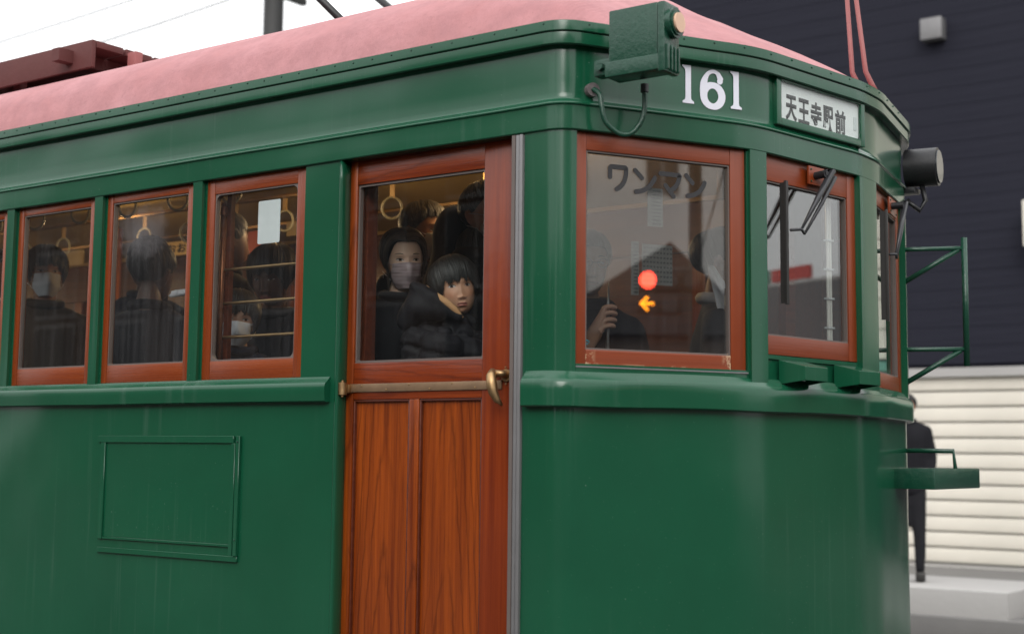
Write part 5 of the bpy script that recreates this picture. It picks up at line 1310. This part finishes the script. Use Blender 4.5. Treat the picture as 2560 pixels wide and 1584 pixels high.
def building(label, x0, x1, y0, y1, h, wall, face='y', nx=6, nz=4, z0w=1.2, win=(1.2, 1.3), name='building', roof=None, fr='concrete'):
    """block with windows on the side looking at the street; face: '-y', '+y', '-x'"""
    b = thing(name, label, 'building', ((x0 + x1) / 2, (y0 + y1) / 2, 0))
    box('wall', ((x0 + x1) / 2, (y0 + y1) / 2, h / 2), (x1 - x0, y1 - y0, h), M[wall], b)
    box('parapet', ((x0 + x1) / 2, (y0 + y1) / 2, h + .15), (x1 - x0 + .3, y1 - y0 + .3, .3), M[roof or fr], b)
    for k in range(nz):
        zc = z0w + (h - z0w) * (k + .5) / nz
        for i in range(nx):
            if face in ('-y', '+y'):
                xc = x0 + (x1 - x0) * (i + .5) / nx; yy = y0 if face == '-y' else y1; sg = -1 if face == '-y' else 1
                w_ = box('window', (xc, yy + sg * .03, zc), (win[0], .06, win[1]), M[fr], b)
                for s_ in (-.25, .25): box('pane', (xc + s_ * win[0], yy + sg * .065, zc), (win[0] * .44, .01, win[1] * .88), M['darkglass'], w_)
            else:
                yc = y0 + (y1 - y0) * (i + .5) / nx
                w_ = box('window', (x0 - .03, yc, zc), (.06, win[0], win[1]), M[fr], b)
                for s_ in (-.25, .25): box('pane', (x0 - .065, yc + s_ * win[0], zc), (.01, win[0] * .44, win[1] * .88), M['darkglass'], w_)
    return b
# far side of the street, behind the tram's nose: slate clad block over pale shutters
sb = thing('slate_building', 'dark slate clad building above pale shutters behind the tram front', 'building', (-6.5, 18, 0))
box('wall', (-7.9, 18.5, 8.3), (8.6, 6.0, 11.0), M['slate'], sb)
for k in range(44): box('cladding_board', (-7.9, 15.47, 2.97 + .25 * k + .01), (8.62, .03, .246), M['slate'], sb)
box('shutter_wall', (-7.9, 18.6, 1.4), (8.6, 6.0, 2.8), M['light_wall'], sb)
for k in range(12): box('shutter_slat', (-7.9, 15.56, .35 + .205 * k), (8.4, .05, .175), M['cream_tile'], sb, bevel=.01)
box('shop_fascia', (-7.9, 15.50, 2.75), (8.6, .10, .12), M['concrete'], sb)
cyl('downpipe', (-4.35, 15.38, .1), (-4.35, 15.38, 12), .06, M['concrete'], sb, n=10)
ac = box('air_conditioner', (-5.0, 15.22, 4.6), (.8, .34, .6), M['cream_tile'], sb, bevel=.02); cyl('fan_grille', (-5.1, 15.05, 4.6), (-5.1, 15.04, 4.6), .22, M['black'], ac)
box('vent_hood', (-6.6, 15.35, 7.4), (.3, .2, .3), M['alu'], sb, bevel=.02)
# pale tiled block to its right
tb = thing('tiled_building', 'cream tiled building beyond the far front window', 'building', (1.5, 18, 0))
box('wall', (1.35, 18.6, 4.5), (9.6, 5.6, 9.0), M['asphalt'], tb)
tm = bpy.data.meshes.new('tile'); bm = bmesh.new(); bm_box(bm, -.19, .19, -.03, .03, -.19, .19); bm.to_mesh(tm); bm.free(); tm.materials.append(M['cream_tile'])
cnt = 0
for k in range(12):
    for i in range(24):
        o = bpy.data.objects.new('tile', tm); link(o, Matrix.Translation((-3.2 + .4 * i, 15.78, 3.1 + .4 * k)), tb)
box('shopfront', (1.35, 15.7, 1.35), (9.4, .12, 2.4), M['darkglass'], tb); box('awning', (1.35, 15.3, 2.75), (9.6, 1.0, .12), M['signgreen'], tb)
# low roofs and shops further along the far side (seen in the front windows)
bf = building('low grey block further up the far side with red and teal fascia boards', 15, 33, 22, 30, 5.5, 'concrete', '-y', 6, 1)
box('fascia_board', (20.0, 21.95, 6.0), (1.3, .12, .32), M['signred'], bf); box('fascia_board', (22.4, 21.95, 6.0), (3.2, .12, .36), M['signgreen'], bf)
hs_ = thing('shop_house', 'low shop house with a dark tiled hipped roof', 'building', (13, 14.5, 0))
box('wall', (13.0, 15.5, 1.6), (5.6, 4.6, 3.2), M['brown_wall'], hs_)
V = [(9.8, 12.8, 2.9), (16.2, 12.8, 2.9), (16.2, 18.2, 2.9), (9.8, 18.2, 2.9), (10.6, 15.5, 4.65), (15.4, 15.5, 4.65)]
mesh_obj('roof', V, [(0, 1, 5, 4), (1, 2, 5), (2, 3, 4, 5), (3, 0, 4), (0, 3, 2, 1)], M['darkroof'], hs_)
box('fascia', (13.0, 12.72, 2.7), (6.2, .1, .34), M['brown_wall'], hs_)
# near side, behind the camera
building('brown tiled building across the near pavement', -26, -12, -21, -13.5, 6.8, 'brown_wall', '+y', 7, 4, name='building')
building('dark glazed office on the near side of the street', -11.6, -1, -22, -14, 4.6, 'brown_wall', '+y', 5, 1, win=(1.6, 1.5))
building('pale rendered house on the near side of the street', 0.5, 9, -20, -13.5, 5.2, 'concrete', '+y', 4, 2)
building('grey corner building on the near side ahead of the tram', 11, 24, -21, -12.2, 9.0, 'concrete', '+y', 6, 3)
building('pale apartment block closing the street ahead of the tram', 44, 54, -4.0, 9, 13.5, 'light_wall', '-x', 4, 3)
gh = thing('gabled_house', 'low brown gabled house where the street bends ahead', 'building', (37, .3, 0))
box('wall', (37.2, .3, 2.6), (5.6, 5.6, 5.2), M['brown_wall'], gh)
V = [(34, -3.2, 5.0), (34, 3.8, 5.0), (34, 1.0, 7.6), (40, -3.2, 5.0), (40, 3.8, 5.0), (40, 1.0, 7.6)]
mesh_obj('roof', V, [(0, 2, 1), (3, 4, 5), (0, 3, 5, 2), (1, 2, 5, 4), (0, 1, 4, 3)], M['darkroof'], gh)
for yy in (-1.4, .5, 2.2): box('window', (34.36, yy, 3.6), (.08, .9, 1.1), M['darkglass'], gh)
building('grey mid rise at the bend on the near side', 36, 46, -16, -6, 10.5, 'concrete', '-x', 5, 4)

# traffic signal facing the tram
ts = thing('traffic_signal', 'traffic signal with red lamp and amber arrow on a dark pole ahead of the tram', 'traffic signal', (19.8, 1.15, 0))
cyl('pole', (19.9, 1.22, 0), (19.9, 1.22, 8.5), .13, M['pole'], ts)
box('housing', (19.62, .72, 4.76), (.22, 1.30, .44), M['black'], ts, bevel=.06)
box('arrow_housing', (19.62, .55, 4.34), (.20, .85, .40), M['black'], ts, bevel=.05)
for Y, mt in ((.33, 'red_lit'), (.72, 'darkglass'), (1.11, 'darkglass')):
    ln = cyl('signal_lens', (19.51, Y, 4.76), (19.49, Y, 4.76), .150, M[mt], ts, n=28)
    tube('signal_visor', [(19.47 , Y + .165 * math.cos(a), 4.76 + .165 * math.sin(a)) for a in [PI * k / 12 for k in range(13)]], .012, M['black'], ln)
cyl('arrow_lens', (19.515, .73, 4.34), (19.505, .73, 4.34), .145, M['darkglass'], ts, n=28)
ar = tube('arrow_sign', [(19.50, .20, 4.34), (19.50, .44, 4.34)], .024, M['amber_lit'], ts)
tube('arrow_head', [(19.50, .33, 4.46), (19.50, .20, 4.34), (19.50, .33, 4.22)], .024, M['amber_lit'], ar)
cyl('cross_arm', (19.9, 1.22, 4.76), (19.7, .72, 4.76), .04, M['pole'], ts)
# poles and overhead wires
for X, Y in ((-14, 10.2), (4, 10.4), (30, 10.2), (-24, -8.6), (16, -8.7), (-2, -8.8)):
    p = thing('utility_pole', {(-14, 10.2): 'utility pole on the far pavement behind the tram roof', (4, 10.4): 'utility pole on the far pavement ahead of the tram', (30, 10.2): 'most distant utility pole on the far pavement',
              (-24, -8.6): 'utility pole on the near pavement far behind', (16, -8.7): 'utility pole on the near pavement ahead', (-2, -8.8): 'utility pole on the near pavement beside the viewer'}[(X, Y)], 'pole', (X, Y, 0))
    cyl('shaft', (X, Y, 0), (X, Y, 9.5), .14, M['pole'], p); box('crossarm', (X, Y, 8.6), (.09, 1.6, .09), M['pole'], p); box('crossarm', (X, Y, 7.9), (.09, 1.2, .09), M['pole'], p)
def wire(pts, sag, label):
    P = []
    for a, b in zip(pts, pts[1:]):
        for k in range(10): t = k / 10; q = Vector(a).lerp(Vector(b), t); q.z -= sag * 4 * t * (1 - t); P.append(q)
    P.append(Vector(pts[-1])); tag(tube('overhead_wire', P, .012, M['wire'], n=5), label, 'wire')
wire([(-60, YM, 5.1), (-30, YM, 5.1), (0, YM, 5.1), (30, YM, 5.1), (60, YM, 5.1)], .05, 'contact wire running straight above the tram roof')
wire([(-36, 10.4, 8.6), (-14, 10.4, 8.6), (4, 10.4, 8.6), (30, 10.4, 8.6)], .35, 'upper cable strung between poles on the far side')
wire([(-36, 10.0, 7.9), (-14, 10.0, 7.9), (4, 10.0, 7.9), (30, 10.0, 7.9)], .4, 'lower cable strung between poles on the far side')
wire([(-24, -8.6, 8.5), (-2, -8.6, 8.5), (16, -8.6, 8.5), (40, -8.6, 8.5)], .35, 'upper cable strung between poles on the near side')
wire([(4, 10.4, 7.6), (19.9, 1.22, 7.2), (16, -8.7, 7.6)], .2, 'span wire crossing the street at the traffic signal')
# people on the far pavement
for lab, e_, hdg, ct in (('pedestrian in a dark coat just beyond the tram front', (-5.10, 10.1, 2.10), rd(20), 'coat_black'), ('pedestrian in a navy coat with a tan scarf near the shutters', (-4.35, 12.6, 1.86), rd(-60), 'coat_navy'),
                         ('pedestrian in a brown coat by the shutters at the far right', (-3.1, 12.0, 1.84), rd(70), 'coat_brown')):
    q = person(lab, e_, hdg, 0, 0, 1.0, (.38, .2, .13), 'short', None, ct, res=(30, 40), openn=0, floor=.21 if e_[0] > -5 else .45, hairn=300)
bpy.context.view_layer.update()
